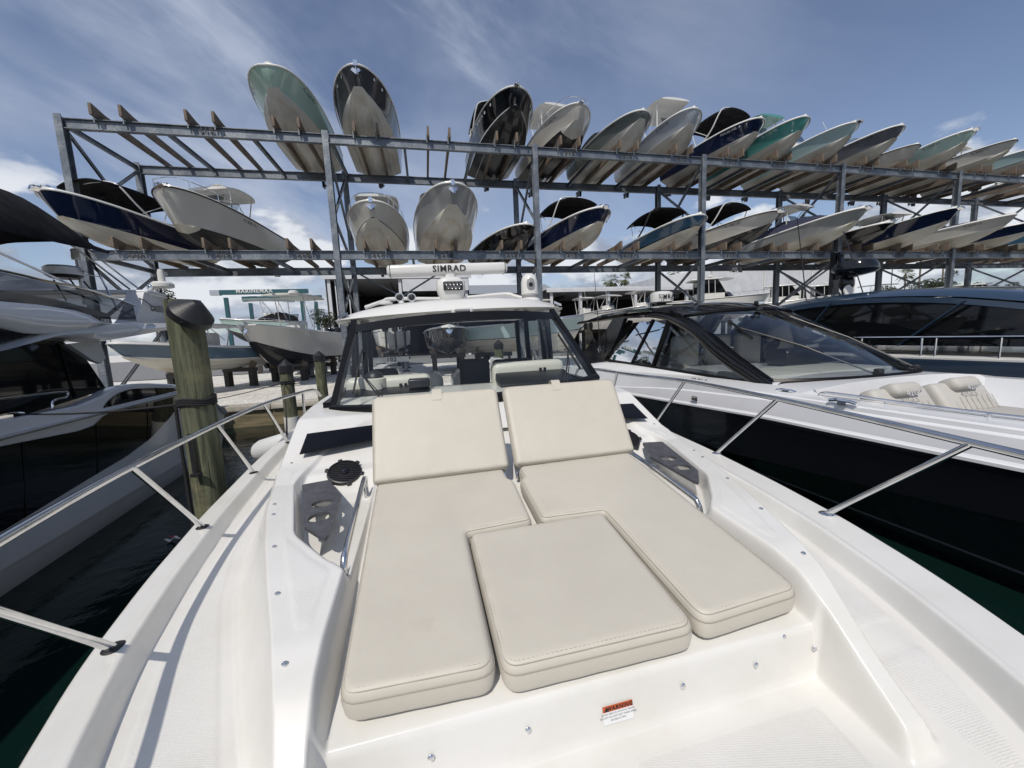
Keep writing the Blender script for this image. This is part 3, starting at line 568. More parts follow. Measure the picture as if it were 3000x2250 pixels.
# ================================================================== the motor yacht we stand on (hull coordinates scaled up about the camera, eye at the origin)
CV = .44
ship = thing('motor_yacht', 'white motor yacht in the foreground with beige sunpad, black-framed windscreen and white hardtop', 'motor yacht', HU(4, CV, -2.818))
def HW(u, w, z): return HU(u, CV+w, z)      # w: distance from the centreline, + to the right
def tab(T): xs = [t[0] for t in T]; ys = [t[1] for t in T]; return lambda x: np.interp(x, xs, ys)
Gt = tab([(-1.05, .0), (-.95, .22), (-.75, .42), (-.4, .70), (0, .92), (.4, 1.17), (.7, 1.335), (1.0, 1.47), (1.4, 1.605), (1.9, 1.715), (2.6, 1.83), (3.75, 1.96), (5, 2.04), (7, 2.06), (9.4, 1.98)])
def Gs(u): return sum(Gt(u+d) for d in (-.12, -.06, 0, .06, .12))/5
wo_t = tab([(.6, .795), (.77, .81), (.86, .825), (.99, .86), (1.15, .915), (1.32, .98), (1.65, 1.10), (2.0, 1.215), (2.5, 1.33), (3.2, 1.37), (4, 1.40), (9.4, 1.40)])
wv_t = tab([(.5, .83), (.64, .835), (.80, .865), (.90, .905), (1.0, .975), (1.4, 1.15), (1.75, 1.30), (2.15, 1.42), (2.85, 1.56), (3.83, 1.66), (9.4, 1.66)])
zt_t = tab([(.595, -1.18), (.61, -1.12), (.625, -1.08), (.65, -1.065), (.75, -1.0), (.86, -.915), (.97, -.84), (1.08, -.81), (1.4, -.79), (2.4, -.765), (2.55, -.745), (3.12, -.545), (3.5, -.52), (9.4, -.5)])
sm = lambda f, u, h=.05: sum(f(u+d) for d in (-h, -h/2, 0, h/2, h))/5
wi_t = tab([(.5, .70), (.66, .735), (.8, .752), (.95, .765), (9, .765)])
rr_t = tab([(1.40, .76), (1.455, .83), (1.715, 1.02), (2.33, 1.195), (2.5, 1.18), (2.75, 1.11), (3.0, .92), (3.1, .76)])
def zdeck(u, w):
    a = np.abs(w); G_ = Gs(u)
    fl = -1.14+.08*ss(.72, 1.05, a)
    padb = -1.10+.1455*u-.004
    z = fl.copy()
    # coach top between inner face and outer edge
    wo = sm(wo_t, u); wv = sm(wv_t, u); wi = sm(wi_t, u); zt = sm(zt_t, u, .02)
    t = np.clip((a-wo)/(wv-wo), 0, 1); outer = fl+(zt-fl)*(1-ss(0, 1, t**.75))
    inner = np.where(u < .872, fl, np.where(u < .902, fl+(padb-fl)*ss(.872, .902, u), padb))
    rise = ss(2.15, 3.1, u); inner = inner*(1-rise)+zt*rise
    k = ss(wi-.032, wi+.004, a); top = zt+(.004*0)
    core = inner+(np.maximum(zt, inner)-inner)*k
    z = np.where(a <= wo, core, np.maximum(outer, fl))
    z = np.where((zt < fl), np.where((u < .872) | (a > wi), np.maximum(fl, z), z), z)
    # side pocket for the speaker, cup holders and grab rail
    rr = sm(rr_t, u, .04); inp = (1-ss(rr-.03, rr, a))*ss(.745, .775, a)*ss(1.36, 1.42, u)*(1-ss(3.02, 3.12, u))
    zr = np.interp(u, [1.3, 2.2, 2.3, 2.62, 2.9, 3.1], [-.880, -.875, -.855, -.70, -.66, -.60]); zr = np.minimum(zr, zt-.02)
    z = z*(1-inp)+zr*inp
    well = ss(4.42, 4.50, u)*(1-ss(1.17, 1.20, a)); z = z*(1-well)-1.06*well
    # gunwale
    gi = G_-np.where(w < 0, .150, .235); zg = -.985+.012*np.clip((1.2-u), 0, 2); g = .75*np.clip((a-gi+.028)/.036, 0, 1)+.25*ss(gi-.028, gi+.008, a); z = z+(zg-z)*g
    z = z-.05*ss(G_-.05, G_, a)**2
    lip = np.exp(-((a-gi-.02)/.014)**2)*.004; z = z+lip
    return z
def nonskid(u, w):
    a = np.abs(w); G_ = Gs(u); gi = G_-np.where(w < 0, .150, .235); wv = sm(wv_t, u); wo = sm(wo_t, u); wi = sm(wi_t, u)
    side = ss(wv+.03, wv+.05, a)*(1-ss(gi-.09, gi-.07, a))*ss(.50, .53, u)
    band = 1-(ss(.80, .83, u+.10*(a-1))*(1-ss(.92, .95, u+.10*(a-1)))); side = side*band
    bow = (1-ss(.79, .805, u))*ss(.03, .05, a)*np.where(u > .50, 1-ss(wi-.13, wi-.11, a), 1-ss(gi-.09, gi-.07, a))
    inn = np.where(u < 1.38, wi+.035, np.maximum(sm(rr_t, u, .04)+.035, wi+.035))
    coach = ss(inn, inn+.02, a)*(1-ss(wo-.075, wo-.055, a))*ss(1.12, 1.16, u)*(1-ss(2.45, 2.5, u))
    return np.clip(np.maximum(np.maximum(side, bow), coach), 0, 1)
def deck_mat():
    m = mat('nonskid_gelcoat', (.70, .69, .65), .27, 0, None, None, .15); nt = m.node_tree; b = nt.nodes['Principled BSDF']; tc = nt.nodes.new('ShaderNodeTexCoord')
    at = nt.nodes.new('ShaderNodeAttribute'); at.attribute_name = 'nonskid'
    n = nt.nodes.new('ShaderNodeTexNoise'); n.inputs['Scale'].default_value = 2.2; n.inputs['Detail'].default_value = 8; n.inputs['Roughness'].default_value = .65; nt.links.new(tc.outputs['Object'], n.inputs[0])
    r = nt.nodes.new('ShaderNodeValToRGB'); e = r.color_ramp.elements; e[0].position = .3; e[0].color = (.65, .635, .585, 1); e[1].position = .62; e[1].color = (.72, .708, .675, 1); nt.links.new(n.outputs[0], r.inputs[0])
    # faint scuffs and grime
    n2 = nt.nodes.new('ShaderNodeTexNoise'); n2.inputs['Scale'].default_value = 7; n2.inputs['Detail'].default_value = 9; n2.inputs['Roughness'].default_value = .8; nt.links.new(tc.outputs['Object'], n2.inputs[0])
    mr2 = nt.nodes.new('ShaderNodeMapRange'); mr2.inputs[1].default_value = .60; mr2.inputs[2].default_value = .80; mr2.inputs[4].default_value = .35; nt.links.new(n2.outputs[0], mr2.inputs[0])
    x = nt.nodes.new('ShaderNodeMix'); x.data_type = 'RGBA'; nt.links.new(mr2.outputs[0], x.inputs[0]); nt.links.new(r.outputs[0], x.inputs[6]); x.inputs[7].default_value = (.52, .50, .44, 1)
    y = nt.nodes.new('ShaderNodeMix'); y.data_type = 'RGBA'; nt.links.new(at.outputs['Fac'], y.inputs[0]); nt.links.new(x.outputs[2], y.inputs[6])
    dk = nt.nodes.new('ShaderNodeMix'); dk.data_type = 'RGBA'; dk.blend_type = 'MULTIPLY'; dk.inputs[0].default_value = 1; nt.links.new(x.outputs[2], dk.inputs[6]); dk.inputs[7].default_value = (.955, .955, .96, 1); nt.links.new(dk.outputs[2], y.inputs[7])
    nt.links.new(y.outputs[2], b.inputs['Base Color'])
    rg = nt.nodes.new('ShaderNodeMapRange'); rg.inputs[3].default_value = .24; rg.inputs[4].default_value = .6; nt.links.new(at.outputs['Fac'], rg.inputs[0]); nt.links.new(rg.outputs[0], b.inputs['Roughness'])
    v = nt.nodes.new('ShaderNodeTexVoronoi'); v.inputs['Scale'].default_value = 150; v.inputs['Randomness'].default_value = .25; nt.links.new(tc.outputs['Object'], v.inputs['Vector'])
    mm = nt.nodes.new('ShaderNodeMath'); mm.operation = 'MULTIPLY'; nt.links.new(v.outputs['Distance'], mm.inputs[0]); nt.links.new(at.outputs['Fac'], mm.inputs[1])
    bp = nt.nodes.new('ShaderNodeBump'); bp.inputs['Strength'].default_value = .32; bp.inputs['Distance'].default_value = .006; nt.links.new(mm.outputs[0], bp.inputs['Height'])
    n3 = nt.nodes.new('ShaderNodeTexNoise'); n3.inputs['Scale'].default_value = 3; nt.links.new(tc.outputs['Object'], n3.inputs[0])
    bp2 = nt.nodes.new('ShaderNodeBump'); bp2.inputs['Strength'].default_value = .05; bp2.inputs['Distance'].default_value = .05; nt.links.new(n3.outputs[0], bp2.inputs['Height']); nt.links.new(bp.outputs[0], bp2.inputs['Normal'])
    nt.links.new(bp2.outputs[0], b.inputs['Normal']); return m
DECKM = deck_mat()
def build_deck():
    us = np.concatenate([np.linspace(-1.04, .3, 40, endpoint=False), np.arange(.3, .84, .015), np.arange(.84, .93, .005), np.arange(.93, 3.3, .0125), np.arange(3.3, 9.3, .12), [9.3]])
    keep = [us[0]]
    for x_ in us[1:]:
        if x_-keep[-1] > .0035: keep.append(x_)
    us = np.array(keep)
    n = 760; q = np.linspace(-1, 1, n); U, Q = np.meshgrid(us, q, indexing='ij'); Wd = Q*Gs(U); ZZ = zdeck(U, Wd); ns = nonskid(U, Wd)
    ZZ = ZZ+ns*.0035
    P = EYE+1.1*(U[..., None]*A+(CV+Wd)[..., None]*V+ZZ[..., None]*Z)-root_loc(ship); P = P.reshape(-1, 3)
    i, j = np.meshgrid(np.arange(len(us)-1), np.arange(n-1), indexing='ij'); a = (i*n+j).ravel(); F = np.stack([a, a+n, a+n+1, a+1], 1)
    me = bpy.data.meshes.new('deck'); me.vertices.add(len(P)); me.vertices.foreach_set('co', P.ravel()); me.loops.add(F.size); me.loops.foreach_set('vertex_index', F.ravel())
    me.polygons.add(len(F)); me.polygons.foreach_set('loop_start', np.arange(0, F.size, 4)); me.polygons.foreach_set('loop_total', np.full(len(F), 4)); me.polygons.foreach_set('use_smooth', [True]*len(F)); me.update(calc_edges=True); me.validate()
    at = me.attributes.new('nonskid', 'FLOAT', 'POINT'); at.data.foreach_set('value', ns.ravel()); me.materials.append(DECKM)
    o = bpy.data.objects.new('deck', me); COL.objects.link(o); o.parent = ship
build_deck()
# hull topsides below the gunwale
g = G(); rows = []
for u in np.concatenate([np.linspace(-1.04, .5, 16), np.linspace(.7, 9.3, 26)]):
    w = float(Gs(u)); zg = -.985+.012*max(0, min(2, 1.2-u))-.05; wl = w*(.30 if u < -.9 else .62+.3*min(1, max(0, (u+.9)/5))); fr = max(0, min(1, (u+1.04)/1.6))
    pts = [(w-.005, zg), (w+.012, zg-.02), (w+.015, zg-.07), (w-.01, zg-.09), (w-.05*1, zg-.4), (w+(wl-w)*.6, zg-1.1*fr-.3*(1-fr)), (wl, -1.5-1.4*fr)]
    rows.append([HW(u, -a, z) for a, z in pts][::-1]+[HW(u, a, z) for a, z in pts])
L_ = [r[:7] for r in rows]; R_ = [r[7:] for r in rows]
g.loft(L_); g.loft(R_); g.add(rows[-1], [tuple(range(14))]); obj('hull', g, WHITE, ship, angle=60)
# ------------------------------------------------------------------ rails
def rail_side(nm, T, bases, shadow_fix=0):
    pts = catmull([HU(*p) for p in T], 8); g = G(); g.tube(pts, .0165*1.1, 10); o = obj(nm, g, STEEL, ship)
    return o
LT = [(-1.3, .10, -.46), (-1.0, -.25, -.47), (-.4, -.62, -.48), (.2, -.83, -.49), (.685, -.973, -.50), (1.08, -1.112, -.50), (1.406, -1.196, -.50), (2.0, -1.290, -.50), (2.94, -1.375, -.50), (3.82, -1.40, -.50), (4.48, -1.31, -.50), (4.85, -1.24, -.515), (4.98, -1.21, -.6)]
RTp = [(-1.3, .78, -.46), (-1.0, 1.13, -.47), (-.4, 1.52, -.48), (.2, 1.80, -.49), (.65, 1.98, -.50), (1.02, 2.085, -.50), (2.08, 2.313, -.50), (3.2, 2.45, -.50), (4.05, 2.33, -.50), (5.3, 2.36, -.52), (5.7, 2.38, -.62), (5.75, 2.38, -.95)]
lr = rail_side('bow_rail', LT, None); rr = rail_side('bow_rail', RTp, None)
LB = [((1.474, -1.084, -.985), (1.08, -1.112, -.5)), ((2.406, -1.264, -.985), (2.0, -1.285, -.5)), ((3.366, -1.366, -.985), (2.94, -1.375, -.5)), ((4.323, -1.407, -.985), (3.82, -1.40, -.5)), ((5.1, -1.45, -.985), (4.60, -1.29, -.50)), ((.45, -.66, -.975), (.20, -.83, -.49))]
RB = [((1.477, 1.979, -.985), (1.02, 2.085, -.5)), ((2.493, 2.201, -.985), (2.08, 2.313, -.5)), ((3.527, 2.343, -.985), (3.2, 2.45, -.5)), ((4.8, 2.48, -.985), (4.3, 2.335, -.5)), ((.45, 1.58, -.975), (.1, 1.76, -.49))]
for par, S_ in ((lr, LB), (rr, RB)):
    for b_, t_ in S_:
        g = G(); g.tube([HU(*b_), HU(*t_)], .0135*1.1, 10); st = obj('stanchion', g, STEEL, par)
        g = G(); p = HU(*b_); g.lathe([(.036, 0), (.036, .004), (.030, .008), (.020, .012)], p-Z*.002, (0, 0, 1), 18, x=A); obj('flange', g, BLACKP if par is lr else STEEL, st)
# ------------------------------------------------------------------ snaps
SNAP = []
for u, w in [(2.05, 1.20), (1.93, 1.165), (1.62, 1.06), (1.31, .95), (1.03, .845), (2.6, 1.28)]:
    for s_ in (-1, 1): SNAP.append((HW(u, s_*w, float(zdeck(np.array([u]), np.array([w]))[0])+.001), Z))
for w in (-.735, -.49, -.235, .24, .50, .727): SNAP.append((HW(.884, w, -1.045), nrm(-A*1+Z*.25)))
SNAP.append((HW(.90, .62, -.99), nrm(-A+Z*.2)))
g = G(); g.lathe([(.009, 0), (.0092, .003), (.007, .005), (.0045, .0055), (.0042, .007), (.001, .0075)], (0, 0, 0), Z, 12); s0 = None
for p, n_ in SNAP:
    if s0 is None: g.v = [tuple(np.array(q)+root_loc(ship)) for q in g.v]; s0 = obj('snap_fastener', g, CHROME, ship); c = s0
    else: c = copy_child(s0, ship)
    c.location = Vector(p-root_loc(ship)); c.rotation_euler = Vector(n_).to_track_quat('Z', 'Y').to_euler()
# ------------------------------------------------------------------ sunpad cushions
VINYL = mat('beige_vinyl', (.525, .49, .415), .55, 0, (9, .26, 11), (3.0, (.49, .455, .385), .38, .70, 9., (.47, .43, .36), .64, .82), sheen=.1)
SEAMM = mat('seam_thread', (.33, .30, .25), .6)
def round_poly(P, r, n=5):
    out = []; m_ = len(P); P = [np.array(p, float) for p in P]
    for i in range(m_):
        a, b, c = P[i-1], P[i], P[(i+1) % m_]; d0 = nrm(a-b); d1 = nrm(c-b); ang = math.acos(max(-1, min(1, d0@d1))); rr_ = r[i] if hasattr(r, '__len__') else r
        t = rr_/math.tan(ang/2); p0 = b+d0*t; p1 = b+d1*t
        for k in range(n+1): s = k/n; out.append((1-s)**2*p0+2*s*(1-s)*b+s*s*p1)
    return out
def offset_poly(P, r, d):
    m_ = len(P); P = [np.array(p, float) for p in P]; r = list(r) if hasattr(r, '__len__') else [r]*m_; Q = []; rr_ = []
    for i in range(m_):
        a, b, c = P[i-1], P[i], P[(i+1) % m_]; e0 = nrm(b-a); e1 = nrm(c-b); n0 = np.array([-e0[1], e0[0]]); n1 = np.array([-e1[1], e1[0]])
        t = nrm(n0+n1); Q.append(b+t*d/max(.3, t@n0)); cr = e0[0]*e1[1]-e0[1]*e1[0]; rr_.append(max(.004, r[i]-d if cr > 0 else r[i]+d))
    return Q, rr_
def ring_pts(poly, r, d, cnt=None):
    Q, q = offset_poly(poly, r, d); P = round_poly(Q, q)
    if cnt is None: cnt = [max(1, int(np.linalg.norm(P[(i+1) % len(P)]-P[i])/.05)) for i in range(len(P))]
    out = []
    for i in range(len(P)):
        a, b = P[i], P[(i+1) % len(P)]
        for j in range(cnt[i]): out.append(a+(b-a)*j/cnt[i])
    return out, cnt
def refine(P, step):
    out = []
    for i in range(len(P)):
        a, b = P[i], P[(i+1) % len(P)]; k = max(1, int(np.linalg.norm(b-a)/step))
        for j in range(k): out.append(a+(b-a)*j/k)
    return out
def cushion(label, poly, frame, th, r=.035, er=.026, seams=True, group=None, bulge=.006):
    """poly: plan outline, frame(x, y, h) -> world"""
    area = sum(poly[i-1][0]*poly[i][1]-poly[i][0]*poly[i-1][1] for i in range(len(poly)))
    if area < 0: poly = poly[::-1]; r = r[::-1] if hasattr(r, '__len__') else r
    _, CN = ring_pts(poly, r, 0); inset = lambda P_, d: ring_pts(poly, r, d, CN)[0]; P = None; rows = []; prof = []
    for k in range(5): a = R(90*k/4); prof.append((er*.8*(1-math.sin(a)), er*.8*(1-math.cos(a))))
    prof.append((-.004, th*.5)); 
    for k in range(6): a = R(90*k/5); prof.append((er*(1-math.cos(a)), th-er*(1-math.sin(a))))
    prof += [(er+.012, th+.001)]
    for ins, h in prof: rows.append([frame(p[0], p[1], h+(.0008*math.sin(p[0]*61)+.0008*math.sin(p[1]*47+ins*90))*(h < th-.001)) for p in inset(P, ins)])
    root = thing('sunpad_cushion', label, 'cushion', frame(poly[0][0], poly[0][1], 0), group=group)
    g = G(); g.loft(rows, True, True, True); o = obj('cover', g, VINYL, root, angle=75)
    if seams:
        for ins, h in ((er*.30+.0004, th-er*.32), (-.0012, th-er*1.05)):
            g = G(); g.tube([frame(p[0], p[1], h) for p in inset(P, ins)], .0022, 5, closed=True); obj('seam', g, SEAMM, o)
        # stitches along the top seam
        g = G(); Q = refine(inset(P, er*.62), .012); 
        for i in range(0, len(Q)-1): a = Q[i]; b_ = Q[i]+(Q[i+1]-Q[i])*.55; h = th-er*.085; g.bar(frame(a[0], a[1], h), frame(b_[0], b_[1], h), .0011, .0008)
        so_ = obj('stitching', g, SEAMM, o, smooth=False); so_['kind'] = 'stuff'
    return root
PTH = .092
padf = lambda u, v, h: HU(u, v, -1+.1455*u-PTH+h)
cushion('large left sunpad cushion, L-shaped beige vinyl with double stitching', [(.935, -.262), (.918, .135), (1.500, .128), (1.515, .412), (1.86, .418), (1.89, .395), (2.0, .39), (2.01, -.268)], padf, PTH, [.05, .05, .02, .03, .02, .02, .03, .03], group='sunpad cushions on the foredeck')
cushion('right L-shaped beige sunpad cushion wrapping round the centre pad', [(.935, 1.162), (.912, .765), (1.500, .742), (1.512, .455), (1.86, .452), (1.89, .475), (2.0, .48), (2.01, 1.155)], padf, PTH, [.05, .05, .02, .03, .02, .02, .03, .03], group='sunpad cushions on the foredeck')
cushion('square centre sunpad cushion between the two L-shaped ones', [(.905, .152), (.900, .740), (1.492, .732), (1.492, .141)], lambda u, v, h: padf(u, v, h-.002), PTH, [.05, .05, .03, .03], group='sunpad cushions on the foredeck')
def backframe(u0, z0, ang, v0):
    c_, s_ = math.cos(ang), math.sin(ang)
    return lambda y, x, h: HU(u0+y*c_-h*s_, v0+x, z0+y*s_+h*c_)
BA = R(57); bth = .075
for lab, va, vb, u0 in (('left reclined beige backrest cushion of the sunpad', -.280, .418, 2.02), ('right reclined beige backrest cushion of the sunpad', .460, 1.180, 2.03)):
    fr = backframe(u0, -.735, BA, 0); L_ = .48
    bc = cushion(lab, [(0, va), (0, vb), (L_, vb), (L_, va)], fr, bth, [.02, .02, .04, .04], er=.022, group='sunpad backrests', bulge=.008)
    # fabric hook strap on the top edge
    vm = .07 if va < 0 else .79
    g = G(); pts = [fr(L_-.055, vm, bth+.003), fr(L_-.0, vm, bth+.006), fr(L_+.018, vm, bth-.005), fr(L_+.03, vm, bth-.03), fr(L_+.005, vm, bth-.055)]; w_ = .03
    g.loft([[p-V*w_ for p in pts], [p+V*w_ for p in pts]]); q = [p-Z*.006 for p in pts]; g.loft([[p-V*w_ for p in q], [p+V*w_ for p in q]]); obj('strap', g, VINYL, bc)
    g = G(); g.rbox(fr(L_*.5, (va+vb)/2, -.012), (1.1*(vb-va-.1), .02, 1.1*L_*.9), .008, (V, nrm(np.cross(V, fr(1, 0, 0)-fr(0, 0, 0))), nrm(fr(1, 0, 0)-fr(0, 0, 0)))); obj('backing_board', g, WHITE, bc)
    for vv in (va+.015, vb-.015):
        g = G(); g.bar(HU(u0-.02, vv, -.80), fr(.12, vv, -.02), .012, .03); obj('hinge_bracket', g, STEEL, bc)
# ------------------------------------------------------------------ speakers, cup holder tables, grab rails in the side pockets
GRAN = mat('grey_composite', (.06, .06, .066), .45, 0, (60, .1), (26, (.10, .10, .108), .42, .7))
for s_ in (-1, 1):
    c_ = HW(2.44, s_*.945, -.775); n_ = nrm(-A*.43+Z*.85-V*s_*.10); x_ = nrm(np.cross(V, n_)); y_ = np.cross(n_, x_)
    g = G(); g.lathe([(.103, -.03), (.110, .0), (.106, .012), (.098, .016), (.096, .006), (.03, .012), (.03, .02), (.0, .022)], c_, n_, 32, x=x_); sp = obj('speaker', g, BLACKP, ship)
    for k in range(6):
        a = R(60*k+20); g = G(); p = c_+(x_*math.cos(a)+y_*math.sin(a))*.110; g.rbox(p+n_*.004, (.03, .03, .016), .006, (x_*math.cos(a)+y_*math.sin(a), y_*math.cos(a)-x_*math.sin(a), n_), 2); obj('mounting_tab', g, BLACKP, sp)
    for k in range(-5, 6):
        h_ = .0165*k; ww = math.sqrt(max(.096**2-h_**2, 0)); g = G(); g.bar(c_+y_*ww+x_*h_+n_*.014, c_-y_*ww+x_*h_+n_*.014, .003, .005, n_); obj('grille_bar', g, BLACKP, sp)
    g = G(); g.lathe([(.027, .0), (.03, .02), (.026, .026), (.012, .034), (.0, .03)], c_, n_, 20); obj('tweeter', g, BLACKG, sp)
    # table with two holes: annular build
    poly = [(2.33, 1.01), (2.30, 1.145), (1.745, .985), (1.585, .862), (2.05, .888)]
    poly = [np.array(p) for p in poly]; holes = [(np.array([1.985, .965]), .049), (np.array([1.825, .940]), .049)]
    bm = bmesh.new(); N_ = 24
    def ringv(P_, z): return [bm.verts.new(tuple(HW(p[0], s_*p[1], z)-root_loc(ship))) for p in P_]
    outer_ = round_poly([tuple(p) for p in poly], .015, 2); rings = [outer_]+[[h+np.array([r_*math.cos(2*math.pi*k/N_), r_*math.sin(2*math.pi*k/N_)]) for k in range(N_)] for h, r_ in holes]
    top_ = [ringv(r_, -.772) for r_ in rings]; bot_ = [ringv(r_, -.787) for r_ in rings]
    for rg in (top_, bot_):
        eds = []
        for r_ in rg:
            for i in range(len(r_)): eds.append(bm.edges.new((r_[i], r_[(i+1) % len(r_)])))
        bmesh.ops.triangle_fill(bm, edges=eds, use_beauty=True)
    for r0, r1 in zip(top_, bot_):
        for i in range(len(r0)): j = (i+1) % len(r0); bm.faces.new((r0[i], r0[j], r1[j], r1[i]))
    bmesh.ops.recalc_face_normals(bm, faces=bm.faces)
    me = bpy.data.meshes.new('cup_holder_table'); bm.to_mesh(me); bm.free(); me.materials.append(GRAN); o = bpy.data.objects.new('cup_holder_table', me); COL.objects.link(o); o.parent = ship
    # curved white support under the table
    g = G(); prof = [(2.26, 1.06), (2.10, .93), (1.98, .905), (1.80, .885), (1.66, .875)]
    g.loft([[HW(u, s_*(w+.02), -.79) for u, w in prof], [HW(u, s_*(w+.045), -.90) for u, w in prof]]); obj('table_support', g, WHITE, ship)
    for h, r_ in ():
        g = G(); g.lathe([(.0435, -.10), (.0435, 0), (.040, 0), (.040, -.095), (0, -.095)], HW(h[0], s_*h[1], -.80), Z, 20); obj('cup_well', g, WHITE, o)
    # stainless grab rail
    P_ = [(2.235, .80, -.90), (2.235, .80, -.79), (2.19, .80, -.755), (1.6, .785, -.80), (1.50, .785, -.825), (1.475, .785, -.90)]
    g = G(); g.tube(catmull([HW(u, s_*w, z) for u, w, z in P_], 5), .0145, 10); gr = obj('grab_rail', g, STEEL, ship)
    for u in (2.235, 1.475): g = G(); g.lathe([(.03, 0), (.03, .006), (.018, .012)], HW(u, s_*(.80 if u > 2 else .785), -.905), Z, 16); obj('rail_foot', g, STEEL, gr)
    # dark skylight in the coach front
    q = [HW(2.62, s_*1.235, -.695), HW(2.84, s_*1.24, -.615), HW(2.87, s_*.76, -.60), HW(2.70, s_*.76, -.665)]
    g = G(); g.prism([p+Z*.014 for p in q], nrm(Z-A*.35)*.006); obj('skylight', g, mat('skylight_acrylic', (.004, .004, .005), .12, spec=.2), ship)
# ------------------------------------------------------------------ warning label on the riser
WHP = mat('label_white', (.75, .75, .75), .5); ORG_ = mat('label_orange', (.50, .10, .03), .6); BLK = mat('label_ink', (.01, .01, .01), .5)
lc = HW(.885, .028, -1.068); ya = nrm(A*.165+Z*.985); xa = V
g = G(); g.box(lc-A*.004, (.102, .057, .001), (xa, ya, np.cross(xa, ya))); lb = obj('warning_label', g, WHP, ship, smooth=False)
g = G(); g.box(lc+ya*.0195-A*.005, (.102, .018, .001), (xa, ya, np.cross(xa, ya))); obj('label_header', g, ORG_, lb, smooth=False)
text('label_text', '\u26a0WARNING' if False else 'WARNING', .0165, lc+ya*.0195+xa*.006-A*.0062, xa, ya, BLK, lb, ext=.0005, bold=.02)
g = G(); t_ = lc+ya*.0195-xa*.038-A*.0062; g.add([t_-xa*.009-ya*.007, t_+xa*.009-ya*.007, t_+ya*.008], [(0, 1, 2)]); obj('warning_triangle', g, BLK, lb, smooth=False)
for i, s_ in enumerate(('AVOID SERIOUS OR FATAL INJURY.', 'DO NOT OCCUPY SEAT WHEN SPEED', 'EXCEEDS 5 MPH.')): text('label_text', s_, .0072, lc+ya*(.004-.010*i)-A*.0052, xa, ya, BLK, lb, ext=.0005)
# ------------------------------------------------------------------ windscreen, cabin, hardtop
BLKF = mat('black_frame', (.006, .006, .007), .35, spec=.18)
tl = lambda w: .045*w
def wsb(t):  # windscreen base, t in -1..1
    return HW(3.42-.42*(1-abs(t)**2.4), 1.19*t, -.505+tl(1.19*t)+.02)
def wst(t): return HW(4.38-.40*(1-abs(t)**2.2), 1.115*t, .205+.045*(1-t*t)+tl(1.1*t)*.6)
T_ = np.linspace(-1, 1, 25)
g = G(); g.loft([[wsb(t)+(wst(t)-wsb(t))*k+(-A*.03*math.sin(math.pi*k)) for t in T_] for k in np.linspace(0, 1, 7)]); ws = obj('windscreen', g, GLASS, ship)
g = G(); g.tube([wsb(t)+Z*.0 for t in T_], .045, 8); obj('windscreen_sill', g, BLKF, ship)
g = G(); rows = [[wst(t)-A*.012+Z*.02 for t in T_], [wst(t)+(wsb(t)-wst(t))*.09-A*.028-Z*(.018*(1-t*t)) for t in T_]]; g.loft(rows); g.loft([[p+A*.012 for p in r] for r in rows]); obj('windscreen_header', g, BLKF, ship)
for s_ in (-1, 1):
    g = G(); a, b = wsb(s_), wst(s_); g.bar(a-Z*.03, b+(b-a)*.06, .085, .06, V*s_); obj('windscreen_pillar', g, BLKF, ship)
    # side windows of the cabin
    q0 = [HW(3.5, s_*1.22, -.50), HW(6.6, s_*1.27, -.48), HW(6.6, s_*1.23, .22), HW(4.45, s_*1.17, .22)]
    g = G(); g.add(q0, [(0, 1, 2, 3)]); obj('side_window', g, GLASS, ship, smooth=False)
    for u, ut in ((4.9, 4.95), (5.15, 5.2), (6.0, 6.0), (6.6, 6.6)):
        g = G(); g.bar(HW(u, s_*1.25, -.50), HW(ut, s_*1.22, .24), .07, .06, A); obj('window_post', g, BLKF, ship)
    g = G(); g.bar(HW(3.45, s_*1.24, -.50), HW(6.6, s_*1.28, -.48), .06, .05); obj('window_sill', g, BLKF, ship)
    # wipers
    b_ = wsb(s_*.62)-A*.05+Z*.05; e_ = wsb(s_*.86)+(wst(s_*.86)-wsb(s_*.86))*.42-A*.06
    g = G(); g.tube([b_, (b_+e_)/2-A*.03, e_], .008, 6); wa = obj('wiper_arm', g, BLACKP, ship)
    g = G(); g.tube([b_+V*.03, (b_+e_)/2-A*.03+V*.02, e_], .005, 6); obj('wiper_link', g, BLACKP, wa)
    d_ = nrm(wst(s_)-wsb(s_)); g = G(); g.bar(e_-d_*.34, e_+d_*.30, .012, .03, A); obj('wiper_blade', g, BLACKP, wa)
# hardtop
def roof():
    g = G(); us = [0, .03, .08, .15, .25, .4, .55, .7, .85, .95, 1]
    def front(t): return 4.66-.62*(1-abs(t)**2.2)
    rows = []
    N_ = 29; tt = np.linspace(-1, 1, N_)
    for k in us:
        row = []; low = []
        for t in tt:
            u = front(t)+(7.3-front(t))*k; w = 1.37*t*(1-.02*(1-k)); e = min(1, k/.10); crown = .125*(1-abs(t)**3.0)
            edge = (1-(1-e)**2)**.5 if e < 1 else 1; sd = (1-abs(t)**14)**.5
            z = .262+.035+.04*sd*edge+crown*edge*.82+tl(w)*.6
            row.append(HW(u, w, z)); low.append(HW(u+.015*(k == 0), w*.985, .262+.03*(1-t*t)+tl(w)*.6))
        rows.append(row+low[::-1])
    g.loft(rows, True, True, True); return g
obj('hardtop', roof(), WHITE, ship, angle=50)
zr = lambda w: .262+.075+.103*(1-abs(w/1.37)**3.0)+tl(w)*.6
# rails on the roof
g = G(); g.tube(catmull([HW(4.95, -1.05, zr(1.05)), HW(5.05, -.85, zr(.85)+.06), HW(5.12, -.72, zr(.7)+.09), HW(5.15, 0, zr(0)+.085), HW(5.12, .68, zr(.7)+.12), HW(5.05, .82, zr(.8)+.09), HW(4.95, 1.0, zr(1.0)+.03)], 6), .024, 8); obj('roof_rail', g, WHITE, ship)
